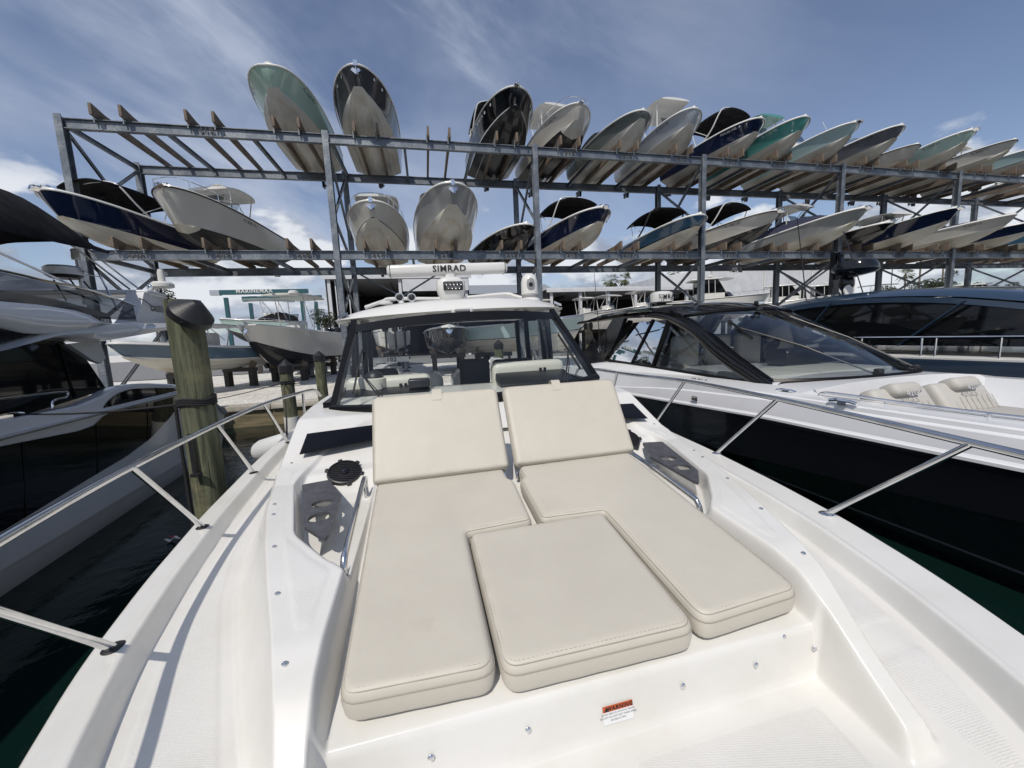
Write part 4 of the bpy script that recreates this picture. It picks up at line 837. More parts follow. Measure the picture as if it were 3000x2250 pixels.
# front light, vents, small domes
g = G(); g.rbox(HW(4.02, 0, .285), (.25, .05, .07), .022, (V, A, Z)); fl = obj('roof_light', g, WHITE, ship); g = G(); g.rbox(HW(3.985, 0, .285), (.17, .03, .035), .012, (V, A, Z)); obj('lens', g, RUBBER, fl)
for w, r_ in ((-.62, .035), (-.80, .09), (.55, .09)): g = G(); g.lathe([(r_, 0), (r_, .02), (r_*.6, .04), (0, .045)], HW(4.75, w, zr(abs(w))-.005), Z, 16); obj('roof_vent', g, WHITE, ship)
for s_ in (-1, 1):
    g = G(); g.prism([HW(4.52, s_*1.18, .345+tl(s_*1.2)*.6), HW(4.62, s_*1.31, .315+tl(s_*1.2)*.6), HW(4.75, s_*1.26, .345+tl(s_*1.2)*.6)], Z*.03); obj('navigation_light', g, CHROME, ship)
# open array radar with floodlight under it
rc = HW(5.2, -.010, 0)-Z*0; w0 = -.345-CV; w1 = 1.209-CV; mid = (w0+w1)/2
g = G(); ax = nrm(HW(5.2, w1, .953)-HW(5.2, w0, .918)); c_ = HW(5.2, mid, .873+.028)
bar_ = G(); bar_.rbox(c_, (1.1*(w1-w0), .16, .155), .05, (ax, nrm(np.cross(Z, ax)), nrm(np.cross(ax, np.cross(Z, ax)))), 3); rb = obj('radar_antenna', bar_, WHITE, ship)
text('lettering', 'SIMRAD', .125, c_-A*.083+ax*.0-Z*.003, ax, Z, PAINT, rb, ext=.004, bold=.012)
for s_ in (-1, 1):
    g = G(); e = c_+ax*s_*(1.1*(w1-w0)/2-.045); g.rbox(e, (.01, .168, .163), .05, (ax, nrm(np.cross(Z, ax)), Z), 3); obj('band', g, PAINT, rb)
pm = HW(5.2, .0, .64)-V*.0
g = G(); rows = []
for h, a_, b_ in ((-.17, .13, .12), (-.13, .17, .15), (.0, .205, .17), (.10, .20, .17), (.14, .15, .14), (.16, .08, .08), (.20, .075, .075)):
    rows.append([pm+Z*h*1.1+V*a_*math.copysign(abs(math.cos(t))**.6, math.cos(t))+A*b_*math.copysign(abs(math.sin(t))**.6, math.sin(t)) for t in np.linspace(0, 2*math.pi, 24, endpoint=False)])
g.loft(rows, True, True, True); pd = obj('radar_pedestal', g, WHITE, ship, angle=60)
g = G(); g.rbox(pm-A*.175+Z*.035+V*.02, (.27, .05, .12), .012, (V, A, Z)); fb = obj('floodlight', g, BLACKP, pd)
LED = mat('led_lens', (.16, .16, .17), .2, .3)
for j in (0, 1):
    for i in range(4+j*0+ (1 if j == 0 else 0)): g = G(); g.lathe([(.021, 0), (.021, .008), (.013, .004), (.004, .012)], pm-A*.20+Z*(.06-.05*j)+V*(.02-.1+.05*i+.025*j), -A, 12); obj('led', g, LED, fb)
g = G(); g.rbox(pm-Z*.17, (.5, .4, .04), .02, (V, A, Z)); obj('base_plate', g, WHITE, pd)
# twin chrome horns
for k in (0, 1):
    c0 = on_u(863+26*k, 642, 4.72*1.1); g = G(); g.lathe([(.052, 0), (.056, .006), (.046, .02), (.034, .06), (.03, .12), (.03, .2), (.0, .21)], c0, A*1+Z*.03, 20); h_ = obj('horn', g, CHROME, ship); g = G(); g.lathe([(.043, 0), (.040, .002)], c0-A*.001, -A, 16); obj('horn_mouth', g, BLACKP, h_)
    g = G(); g.lathe([(.028, -.09), (.022, 0)], c0+A*.1, Z, 12); obj('horn_foot', g, CHROME, h_)
# thermal camera turret
tc_ = HW(4.95, 1.0, .42); g = G(); g.lathe([(.16, -.10), (.155, .02), (.135, .06), (.112, .075), (.112, .12), (.12, .13), (.12, .20), (.118, .30), (.10, .37), (.06, .41), (0, .425)], tc_, Z, 28); tcm = obj('thermal_camera', g, WHITE, ship)
g = G(); g.lathe([(.117, .08), (.117, .115)], tc_, Z, 28); obj('band', g, RUBBER, tcm)
g = G(); n_ = nrm(-A-V*.12); x_ = nrm(np.cross(Z, n_)); rows = []
for ins, h in ((0, 0), (.0, .02), (.012, .026)): rows.append([tc_+n_*(.105+h)+Z*.26+x_*(.055-ins)*math.cos(t)+Z*(.085-ins)*math.copysign(abs(math.sin(t))**.8, math.sin(t)) for t in np.linspace(0, 2*math.pi, 24, endpoint=False)])
g.loft(rows, True, False, True); tf = obj('lens_frame', g, RUBBER, tcm); g = G(); g.lathe([(.03, 0), (.03, .008), (.0, .006)], tc_+n_*.128+Z*.25, n_, 18); obj('lens', g, BLACKG, tf)
# cabin front below the windscreen and interior
g = G(); rows = [[wsb(t)-Z*.03 for t in T_], [wsb(t)-Z*.11-A*.16 for t in T_], [HW(3.0-.3*(1-abs(t)**3), 1.30*t, -.66) for t in T_]]; g.loft(rows); obj('coach_front', g, WHITE, ship, angle=60)
INT = mat('cream_interior', (.60, .585, .52), .4, bump=(80, .05)); DGREY = mat('charcoal_upholstery', (.035, .036, .04), .65, bump=(120, .15)); DASH = mat('dash_panel', (.015, .016, .018), .35)
def box_(nm, c, s, m, r=.04, par=ship, tilt=0): g = G(); ax = (V, nrm(A*math.cos(tilt)+Z*math.sin(tilt)), nrm(Z*math.cos(tilt)-A*math.sin(tilt))); g.rbox(HW(*c), tuple(1.1*k for k in s), r, ax); return obj(nm, g, m, par)
dp = [(-1.22, -.36), (.32, 1.16)]
for lo, hi in dp:
    m_ = (lo+hi)/2; wd = hi-lo
    box_('dash_shelf', (3.72, m_, -.60+tl(m_)), (wd, .7, .10), INT)
    d_ = box_('instrument_panel', (4.0, m_, -.52+tl(m_)), (wd*.96, .34, .10), DASH, .02, tilt=.3)
    box_('dashboard', (4.28, m_, -.46+tl(m_)), (wd, .22, .28), INT, .07)
    for k in (0, 1):
        g = G(); c_ = HW(4.15, m_+.12+.05*k, -.42+tl(m_)); g.rbox(c_, (.035, .02, .05), .006, (V, A, Z)); obj('switch', g, BLACKG, d_)
        g = G(); g.rbox(c_-Z*.07-A*.1, (.04, .05, .02), .006, (V, A, Z)); obj('switch', g, BLACKG, d_)
g = G(); g.lathe([(.13, -.14), (.13, .0), (.11, .01)], HW(4.2, -.93, -.37), Z, 20); po = obj('compass_pod', g, INT, ship); g = G(); g.lathe([(.10, .01), (.09, .05), (.05, .085), (0, .095)], HW(4.2, -.93, -.37), Z, 20); obj('compass', g, BLACKP, po)
g = G(); g.rbox(HW(4.05, -.48, -.43), (.24, .16, .10), .02, (V, A, Z)); obj('display', g, DASH, ship)
for lo, hi, hz in ((-1.08, -.74, -.36), (.04, .44, -.30), (.48, 1.04, -.33)):
    m_ = (lo+hi)/2; sb = box_('helm_seat', (5.1, m_, hz-.28), (hi-lo, .16, .62), DGREY, .07); box_('seat_base', (4.95, m_, -.85), (hi-lo, .5, .5), WHITE, .06, par=sb)
box_('side_bench', (5.6, -.27, -.62), (.20, .7, .34), WHITE, .12); box_('side_bench', (5.6, .10, -.62), (.26, .7, .34), WHITE, .12)
g = G(); g.box(HW(5.4, 0, -1.02), (1.1*2.3, 1.1*1.6, .04), (V, A, Z)); obj('cabin_sole', g, GREY, ship)
for s_ in (-1, 1): g = G(); g.box(HW(5.2, s_*1.24, -.76), (.05, 1.1*3.4, .5), (V, A, Z)); obj('cabin_side_panel', g, INT, ship)
g = G(); g.lathe([(.20, -.02), (.21, .0), (.19, .02), (.06, .01), (.0, .0)], HW(4.5, .75, -.46), nrm(A*.7+Z*.6), 24); obj('steering_wheel', g, DGREY, ship)
# ================================================================== neighbouring yachts
def curve_tab(T, n=5): return catmull([np.array(t, float) for t in T], n)
# ---------------------------------------------------------------- right: white and black sports cruiser
cr = thing('sport_cruiser', 'white sports cruiser with black lower hull, black hardtop and raked windscreen, moored right of ours', 'motor boat', W(5, 6.2, -3.1))
VC = 6.2
hbv = tab([(-3.2, .05), (-2.9, .45), (-2.3, .95), (-1.4, 1.40), (-.3, 1.72), (.8, 1.90), (1.8, 1.97), (3, 2.0), (12, 2.0)])
btz = tab([(-3, -.98), (1.8, -1.16), (4, -1.19), (7.7, -1.36), (12, -1.42)]); dez = tab([(-3, -.80), (1.8, -.875), (5.3, -.895), (10, -.96), (12, -.98)])
us_ = np.concatenate([np.linspace(-3.2, 1.5, 22), np.linspace(1.8, 11.3, 30)])
LGRP = gel('light_grey_stripe', (.50, .50, .51), .2); CWH = gel('cool_white_gelcoat', (.76, .765, .77), .2)
g = G()
for sg in (-1, 1):
    rows = []
    for u in us_:
        h = float(hbv(u)); b = float(btz(u)); d = float(dez(u)); fr = min(1, max(0, (u+3.2)/3)); k = lambda v, z: W(u, VC+sg*max(v, .0), z)
        gb = .03+.13*(1-ss(5.5, 9.0, u)); g0 = b+.055
        kn = float(np.interp(u, [-3, 1.77, 4.4, 8, 12], [-1.40, -1.55, -1.80, -1.92, -1.95])); rows.append([k(h*.86*fr-.25, -2.6), k(h*.90*fr-.10, -2.16), k(h*.915*fr-.05, -2.03), k(h*.92*fr-.04, -2.00), k(h*.965*fr, kn-.03), k(h*.985*fr, kn), k(h, b), k(h+.02, b+.004), k(h+.02, b+.03), k(h-.005, b+.034), k(h-.02, g0), k(h-.02-.7*gb, g0+gb), k(h-.05-.7*gb, min(d-.02, g0+gb+.02)), k(h-.17, d-.015), k(h-.19, d)])
    k0 = len(g.f); g.loft(rows); NJ = len(rows[0])-1
    for i in range(k0, len(g.f)):
        j = (i-k0) % NJ; g.m[i] = (3 if j == 2 else 0) if j < 6 else (2 if j == 10 else 1)
obj('hull', g, [BLACKH, CWH, LGRP, SLATE], cr, angle=32)
dts = [-1, -.93, -.86, -.82, -.80, -.5, -.25, 0, .25, .5, .80, .82, .86, .93, 1]
g = G(); rows = []
for u in sorted(list(us_)+[3.70, 3.78, -1.18, -1.22]):
    h = float(hbv(u)); d = float(dez(u)); e = max(h-.19, 0); cn = .12*ss(-2.5, 3.5, u)*(1-ss(9, 11, u)); rows.append([W(u, VC+e*t, d+cn*(1-abs(t)**2.5)) for t in dts] if not (-1.2 < u < 3.72) else [W(u, VC+e*t, (d+.03*(1-abs(t)**2.5)) if abs(t) > .815 else -1.30) for t in dts])
g.loft(rows); obj('deck', g, CWH, cr, angle=30)
for nm, T in (('coaming', [(10.9, 4.62, -.97), (9.3, 4.72, -.79), (7.3, 4.75, -.80), (5, 4.78, -.84), (4.3, 4.80, -.80)]),):
    g = G(); rows = [[W(u, v-.22, z-.14), W(u, v-.03, z-.03), W(u, v+.02, z), W(u, v+.15, z)] for u, v, z in curve_tab(T, 5)]; g.loft(rows); obj(nm, g, CWH, cr)
# cabin
cw = lambda u, v, z: W(u, v, z)
# near side glass, three panes with posts
def pane(nm, pts, m, par=cr, th=.0): g = G(); g.add([cw(*p) for p in pts], [tuple(range(len(pts)))]); return obj(nm, g, m, par, smooth=False)
for side in (0, 1):
    vb, vt = (4.80, 4.98) if side == 0 else (7.60, 7.42)
    P0 = [(9.35, vb, -.72), (8.45, vt, .19), (7.6, vt, .20), (8.2, vb, -.755)]; P1 = [(8.1, vb, -.76), (7.5, vt, .20), (7.05, vt, .19), (7.35, vb, -.79)]
    P2 = [(7.25, vb, -.80), (6.95, vt, .18), (6.3, vt, .02), (5.6, vb+(vt-vb)*.5, -.35), (4.9, vb, -.86)]
    for p in (P0, P1, P2): pane('side_window', p, GLASST)
    for a_, b_, w_ in (((9.42, vb, -.74), (8.5, vt, .24), .12), ((8.15, vb, -.77), (7.55, vt, .22), .06), ((7.3, vb, -.80), (7.0, vt, .2), .09)):
        g = G(); g.bar(cw(*a_), cw(*b_), .05, w_, V); obj('window_post', g, BLKF, cr)
    g = G(); pts = curve_tab([(11.2, vb+.0, .30), (9.6, vt, .36), (8.2, vt, .37), (7.1, vt, .30), (6.2, vt+(vb-vt)*.3, .03), (5.3, vt+(vb-vt)*.8, -.46), (4.45, vb, -.88)], 5); sg = -1 if side == 0 else 1
    tn = [p for p in pts]; rows = []
    for i, p in enumerate(pts):
        w_ = .075+.085*min(1, i/18); rows.append([cw(p[0]+w_, p[1]+sg*.03, p[2]-w_*.55), cw(p[0]+w_*.5, p[1]+sg*.07, p[2]-.02), cw(p[0]-w_*.4, p[1]+sg*.03, p[2]+.05), cw(p[0]-w_*.6, p[1]-sg*.10, p[2]+.03)])
    g.loft(rows, True, True, True); obj('roof_pillar', g, BLACKG, cr, angle=60)
    g = G(); g.bar(cw(9.4, vb, -.74), cw(4.6, vb, -.87), .07, .07); obj('window_sill', g, BLKF, cr)
    g = G(); q = [(10.9, -.98), (9.45, -.78), (8.75, -.10), (8.45, .30), (9.0, .34), (9.6, -.1), (10.9, -.55)]; g.prism([cw(u, vb+sg*.02, z) for u, z in q], V*.10*(-sg)); wg = obj('side_wing', g, BLACKG, cr, angle=30)
    if side == 0: g = G(); g.lathe([(.10, 0), (.10, .012), (.06, .016), (.05, .008), (0, .012)], cw(9.75, vb-.03, -.45), -V, 20); obj('emblem', g, CHROME, wg)
NVB = gel('navy_black_gelcoat', (.006, .008, .014), .07, coat=.6)
g = G(); rows = []
for u, zc, e, vv in [(11.3, .20, .10, 1.30), (10.6, .40, .10, 1.38), (9.6, .50, .10, 1.38), (8.4, .53, .10, 1.38), (7.4, .50, .10, 1.36), (6.8, .40, .08, 1.34), (6.45, .29, .04, 1.30)]:
    rows.append([cw(u-.25*(1-abs(t)**2)*(u < 8), VC+vv*t, zc+.07*(1-abs(t)**2.5)-.03) for t in np.linspace(-1, 1, 17)]+[cw(u-.25*(1-abs(t)**2)*(u < 8)+.03, VC+vv*t, zc-e) for t in np.linspace(1, -1, 17)])
g.loft(rows, True, True, True); obj('hardtop', g, NVB, cr, angle=50)
g = G(); g.rbox(cw(8.6, 6.2, .555), (1.7, 1.5, .02), .008, (A, V, Z)); obj('sunroof', g, SMOKE, cr)
g = G(); A0 = []; A1 = []
for t in np.linspace(-1, 1, 21): A0.append(cw(4.42-.5*(1-abs(t)**2.3), VC+1.38*t, -.80+.03*(1-t*t))); A1.append(cw(6.5-.3*(1-abs(t)**2), VC+1.26*t, .25+.06*(1-t*t)))
g.loft([[a+(b-a)*k+Z*.05*math.sin(math.pi*k) for a, b in zip(A0, A1)] for k in np.linspace(0, 1, 6)]); obj('windscreen', g, glass('cruiser_glass', (.74, .78, .80), .9), cr)
g = G(); g.tube(A0, .035, 6); obj('windscreen_sill', g, BLKF, cr); g = G(); g.tube([p-A*.0 for p in A1], .04, 6); obj('windscreen_header', g, BLKF, cr)
for k, (t0, t1, k1) in enumerate([(-.05, -.62, .62), (.85, .2, .75)]):
    b_ = cw(4.0+.42*t0*t0, VC+1.38*t0, -.76); j = int((t1+1)*10); e_ = A0[j]+(A1[j]-A0[j])*k1+Z*.09; g = G(); g.tube([b_, (b_+e_)/2+Z*.05, e_], .013, 6); wa = obj('wiper_arm', g, BLACKP, cr)
    d_ = nrm(A1[j]-A0[j]+V*.3); g = G(); g.bar(e_-d_*.35-Z*.02, e_+d_*.35-Z*.02, .02, .04); obj('wiper_blade', g, BLACKP, wa); g = G(); g.lathe([(.05, 0), (.05, .05), (.03, .07)], b_-Z*.02, Z, 12); obj('wiper_pivot', g, BLACKP, wa)
# interior: dash shelf, seats, far bulkhead
g = G(); g.rbox(cw(5.15, 6.2, -.80), (1.0, 2.5, .08), .03, (A, V, Z)); obj('dash_shelf', g, INT, cr)
g = G(); g.rbox(cw(5.9, 6.9, -.62), (.5, .9, .3), .08, (A, V, Z)); obj('dashboard', g, DASH, cr)
for v in (5.5, 6.3, 7.1):
    g = G(); g.rbox(cw(7.2, v, -.55), (.22, .62, .8), .09, (A, V, Z)); obj('helm_seat', g, PAD, cr)
g = G(); g.rbox(cw(8.6, 5.3, -.75), (1.5, .6, .35), .09, (A, V, Z)); obj('bench_seat', g, PAD, cr)
g = G(); g.lathe([(.17, -.02), (.18, 0), (.16, .02), (.05, .01), (0, 0)], cw(6.35, 6.85, -.42), nrm(A*.8+Z*.5), 20); obj('steering_wheel', g, DGREY, cr)
# foredeck lounge
g = G(); g.rbox(cw(2.75, 5.62, -1.16), (1.0, 1.85, .22), .08, (A, V, Z)); lounge = obj('lounge_base', g, PAD, cr)
for v in (5.16, 6.08):
    ax_ = (V, nrm(A*.5+Z*-.25), nrm(Z*.7+A*.45))
    g = G(); g.rbox(cw(3.12, v, -.98), (.80, .18, .46), .06, ax_); bk = obj('seat_back', g, PAD, cr); g = G(); g.rbox(cw(3.14, v, -.79), (.40, .20, .15), .06, ax_); hd = obj('headrest', g, PAD, bk)
    text('embroidery', '42GLS', .10, cw(3.00, v, -.80), V, nrm(Z*.75+A*.4), LGRP, hd, shear=.2)
    for k in range(-3, 4): g = G(); g.bar(cw(2.90, v+.085*k, -1.08), cw(2.99, v+.085*k, -.90), .004, .004); obj('quilt_seam', g, SEAMM, bk)
g = G(); g.rbox(cw(3.98, 6.12, -.72), (.08, .10, .10), .015, (A, V, Z)); obj('socket_box', g, BLACKP, cr)
g = G(); g.tube(curve_tab([(3.62, 4.62, -.93), (3.58, 4.63, -.84), (3.3, 4.64, -.83), (2.6, 4.66, -.84), (2.0, 4.70, -.84), (1.0, 4.86, -.83), (0, 5.1, -.82), (-.1, 5.12, -.92)], 5), .015, 8); hr = None
g.v = [tuple(map(float, cw(*p))) for p in g.v]; hr = obj('deck_rail', g, STEEL, cr)
for u in (2.95, 2.2, 1.4): g = G(); g.tube([cw(u, 4.66+(.1 if u < 2 else 0), -.84), cw(u, 4.66+(.1 if u < 2 else 0), -.96)], .013, 8); obj('stanchion', g, STEEL, hr)
for u, v in ((3.95, 4.52), (3.15, 4.36)): g = G(); g.tube([cw(u-.14, v, -.86), cw(u-.07, v, -.845), cw(u+.07, v, -.845), cw(u+.14, v, -.86)], .018, 8); cl = obj('cleat', g, CHROME, cr); g = G(); g.box(cw(u, v, -.87), (.09, .04, .05), (A, V, Z)); obj('cleat_base', g, CHROME, cl)
text('model_number', '42GLS', .13, cw(5.63, 4.545, -.905)+Z*.0, -A, nrm(Z+V*.6), PAINT, cr, shear=.3, bold=.02, ext=.006)
g = G(); g.rbox(cw(5.25, 4.20, -1.12), (.14, .02, .075), .01, (A, V, Z)); obj('hull_vent', g, CHROME, cr)
g = G(); g.tube([cw(9.6, 4.7, -.55), cw(9.55, 4.68, -.2), cw(9.9, 4.72, 1.6)], [.02, .012, .006], 6); obj('whip_antenna', g, BLACKP, cr)
sp_ = on_v(1640, 655, 6.2); g = G(); g.rbox(sp_, (.10, .17, .09), .025, (A, V, Z)); spl = obj('spotlight', g, BLACKG, cr); g = G(); g.rbox(sp_-A*.05, (.02, .13, .065), .008, (A, V, Z)); obj('lens', g, CHROME, spl); g = G(); g.lathe([(.06, -.12), (.05, -.06), (.05, -.03)], sp_, Z, 12); obj('spotlight_foot', g, BLACKP, spl)
rd_ = on_v(1429, 643, 5.9); g = G(); g.lathe([(.22, -.13), (.27, -.11), (.275, .0), (.26, .10), (.20, .14), (0, .15)], rd_, Z, 24); rdm = obj('radar_dome', g, WHITE, cr); text('lettering', 'SIMRAD', .14, rd_-A*.275+Z*-.0-V*.0, V, Z, PAINT, rdm, bold=.02, ext=.012); g = G(); g.lathe([(.05, -.35), (.12, -.13)], rd_, Z, 12); obj('radar_mast', g, BLACKP, rdm)
# ---------------------------------------------------------------- far right: dark blue express yacht
by = thing('express_yacht', 'dark blue express yacht with sweeping black side glass, moored beyond the sports cruiser', 'motor yacht', W(5, 11, -3.1))
BLUEG = gel('midnight_blue_gelcoat', (.022, .042, .075), .12, coat=.5); BY0, BY1 = 9.0, 12.6; BC = (BY0+BY1)/2
hb2 = tab([(-4, .1), (-3, .8), (-1.5, 1.3), (0, 1.6), (2, 1.8), (4, 1.85), (12, 1.85)])
g = G()
for sg in (-1, 1):
    rows = []
    for u in np.linspace(-4, 11.5, 40): h = float(hb2(u)); k = lambda v, z: W(u, BC+sg*v, z); rows.append([k(h*.8, -2.6), k(h*.92, -1.9), k(h, -1.2), k(h+.03, -.75), k(h+.03, -.72), k(h-.04, -.70), k(h-.3, -.68)])
    k0 = len(g.f); g.loft(rows)
    for i in range(k0, len(g.f)): g.m[i] = 1 if (i-k0) % 6 >= 3 else 0
obj('hull', g, [BLUEG, WHITE], by)
g = G(); g.loft([[W(u, BC+(float(hb2(u))-.3)*t, -.68) for t in (-1, -.5, 0, .5, 1)] for u in np.linspace(-4, 11.5, 30)]); obj('deck', g, WHITE, by)
prof_top = curve_tab([(10.5, -.68), (9.4, .30), (8.2, .52), (6.7, .60), (5.2, .50), (3.9, .26), (2.2, -.14), (.4, -.62)], 6)
g = G(); rows = []
for u, z in prof_top: rows.append([W(u, BC+1.72*t*(1-.12*max(0, z+.2)), z+.03*(1-abs(t)**3)-.12*abs(t)**14) for t in np.linspace(-1, 1, 17)])
g.loft(rows); obj('superstructure_roof', g, BLUEG, by)
for sg in (-1, 1):
    pt = [(u, z-.16) for u, z in prof_top if z > -.5]; n_ = len(pt)
    g = G(); rows = [[W(u, BC+sg*1.70*(1-.12*max(0, z+.2)), z), W(u, BC+sg*1.72, min(z-.01, -.52))] for u, z in pt]; g.loft(rows); obj('side_glass', g, SMOKE, by, angle=60)
    g = G(); g.loft([[W(u, BC+sg*1.725, z+.02), W(u, BC+sg*1.735, z-.075), W(u, BC+sg*1.71, z-.08)] for u, z in pt]); obj('window_trim', g, BLUEG, by)
    for ua, ub in ((7.7, 6.9), (5.6, 4.7), (3.9, 3.0)):
        za = float(np.interp(ub, [p[0] for p in prof_top[::-1]], [p[1] for p in prof_top[::-1]]))-.17; g = G(); g.bar(W(ua, BC+sg*1.745, -.52), W(ub, BC+sg*1.735, za), .02, .07, V); obj('window_mullion', g, BLUEG, by)
    g = G(); g.tube([W(u, BC+sg*1.80, -.36) for u in np.linspace(8, 1.2, 12)], .02, 6); rl = obj('side_rail', g, STEEL, by)
    for u in (6.4, 6.2, 5.2, 5.0, 4.2, 3.4, 2.4): g = G(); g.tube([W(u, BC+sg*1.80, -.36), W(u, BC+sg*1.81, -.70)], .016, 6); obj('stanchion', g, STEEL, rl)
# clear cut-out panes near the stern end of the glass: lit interior glimpse
pane_ = [(7.25, .20), (6.6, .26), (5.95, .20), (5.7, -.1), (6.6, -.25)]

# black mast with open dome
mc = on_v(1835, 600, 10.4)
g = G(); a0 = on_v(1800, 636, 10.4); a1 = on_v(1806, 545, 10.4); g.bar(a0, a1, .10, .22, V); g.bar(on_v(1825, 636, 10.4), on_v(1815, 545, 10.4), .08, .10, V); ms = obj('mast', g, BLACKG, by)
for yy in (552, 575, 600): g = G(); g.bar(on_v(1797, yy, 10.4), on_v(1822, yy-1, 10.4), .06, .05); obj('mast_rung', g, BLACKG, ms)
c_ = on_v(1848, 577, 10.4); g = G(); g.lathe([(.15, -.20), (.38, -.14), (.45, -.08), (.45, .0), (.38, .12), (.2, .16), (0, .17)], c_, nrm(Z+V*.04), 24); obj('radar_dome', g, BLACKG, ms); g = G(); g.bar(on_v(1806, 600, 10.4), c_-Z*.18, .16, .10); obj('dome_arm', g, BLACKG, ms)
c_ = on_v(1829, 612, 10.4); g = G(); g.ball(c_, .16, 14, (1, 1, 1.4)); obj('satellite_horn', g, BLACKG, ms)
c_ = on_v(1831, 628, 10.3); g = G(); g.lathe([(.14, 0), (.14, .03), (.02, .035), (0, .03)], c_, -A, 20); obj('white_lamp', g, WHITE, ms)
g = G(); g.tube([on_v(1868, 645, 10.2), on_v(1822, 500, 10.2)], .013, 5); obj('whip_antenna', g, BLACKP, by); g = G(); g.tube([on_v(1742, 650, 9.6), on_v(1722, 470, 9.6)], .013, 5); obj('whip_antenna', g, BLACKP, by)
# both yachts scaled up about the camera, locations pushed out by the same factor
cr.scale = by.scale = (1.4, 1.4, 1.4); cr.location = tuple(W(7.0, 8.68, -4.34)); by.location = tuple(W(7.0, 15.4, -4.34))
# ---------------------------------------------------------------- left: silver flybridge yacht
ya0 = np.array([6.153, -5.626]); yd = np.array([.99544, -.09542]); yn = np.array([.09542, .99544])
def Y(s, o, z): p = ya0+yd*s+yn*o; return W(p[0], p[1], z)
fy = thing('flybridge_yacht', 'silver flybridge yacht with black hull windows and a black bimini, moored left of ours', 'motor yacht', Y(0, -2, -3.1))
SILV = gel('silver_gelcoat', (.56, .575, .59), .22, coat=.3); SILVD = gel('silver_grey_gelcoat', (.25, .265, .28), .14, coat=.6)
YD = yd[0]*A+yd[1]*V; YN = yn[0]*A+yn[1]*V
top_z = tab([(-8, -.70), (0, -.79), (1.5, -.80), (2.1, -.72), (2.5, -.62), (2.9, -.585), (3.6, -.64), (4.6, -.76), (5.6, -1.0), (6.6, -1.45), (7.5, -2.0)])
S_ = np.concatenate([np.linspace(-8, -.5, 14), np.linspace(0, 7.5, 36)])
yw = lambda s: 4.3*(1-ss(-3.5, -9.5, s)*.0)
g = G(); rows = []
for s in S_:
    tz = float(top_z(s)); b = max(0, (-1-s)/7)**2*1.8; rows.append([Y(s, -.25-b, -3.4), Y(s, 0-b, -3.1), Y(s, .10-b, -2.72), Y(s, .145-b, -2.70), Y(s, .15-b, -2.66), Y(s, .16-b, min(-2.28, tz)), Y(s, .22-b, min(tz, -1.75)), Y(s, .27-b, min(tz, -1.04)), Y(s, .31-b, min(tz, -1.02)), Y(s, .31-b, min(tz, -.97)), Y(s, .28-b, min(tz, -.95)), Y(s, .27-b, tz-.03), Y(s, .24-b, tz), Y(s, .10-b, tz), Y(s, .02-b, tz-.02)])
g.loft(rows); g.add([rows[-1][i] for i in range(15)]+[Y(7.5, -4, -2.0), Y(7.5, -4, -3.4)], [tuple(range(17))]); obj('hull', g, SILV, fy, angle=32)
g = G(); rows = [[Y(s, .03-max(0, (-1-s)/7)**2*1.8, min(-.93, float(top_z(s))-.03)), Y(s, -4.2, min(-.93, float(top_z(s))-.03))] for s in S_]; g.loft(rows); obj('side_deck', g, SILV, fy)
def ypoly(nm, pts, o, th, m, par=fy, ang=30): g = G(); g.prism([Y(s, o, z) for s, z in pts], -YN*th); return obj(nm, g, m, par, angle=ang)
# long black hull window following the hull with a stepped, wavy lower edge
lo = tab([(-8, -2.3), (0, -2.20), (1.6, -2.04), (2.6, -1.95), (3.4, -1.80), (4.2, -1.52), (4.75, -1.25), (4.85, -1.2)]); hi = tab([(-8, -1.1), (0, -1.10), (1.4, -1.20), (1.75, -1.18), (2.1, -1.04), (4.85, -1.06)])
off_ = lambda z: np.interp(z, [-2.28, -1.75, -1.04], [.165, .225, .275])
g = G(); ss_ = np.concatenate([np.linspace(-8, 0, 10), np.linspace(.2, 4.84, 34)]); rows = []
for s in ss_: a, b = float(lo(s)), float(hi(s)); bb = max(0, (-1-s)/7)**2*1.8; rows.append([Y(s, float(off_(z))+.012-bb, z) for z in np.linspace(a, b, 6)])
g.loft(rows); hw = obj('hull_window', g, SMOKE, fy)
for s in (.3, 1.75, 3.3): a, b = float(lo(s)), float(hi(s)); g = G(); g.bar(Y(s, float(off_(a))+.018, a), Y(s+.05, float(off_(b))+.018, b), .012, .012, YN); obj('window_joint', g, BLKF, hw)
up_hi = lambda s: float(top_z(s))-.10
g = G(); rows = [[Y(s, .29, -.93), Y(s, .285, max(-.925, min(up_hi(s), -.93+(s-2.0)*.55)))] for s in np.linspace(2.05, 4.9, 18)]; g.loft(rows); obj('bulwark_window', g, SMOKE, fy)
g = G(); g.tube([Y(s, .34, -.995) for s in np.linspace(-8, 5.4, 20)], .018, 6); obj('rub_rail', g, ALU, fy)
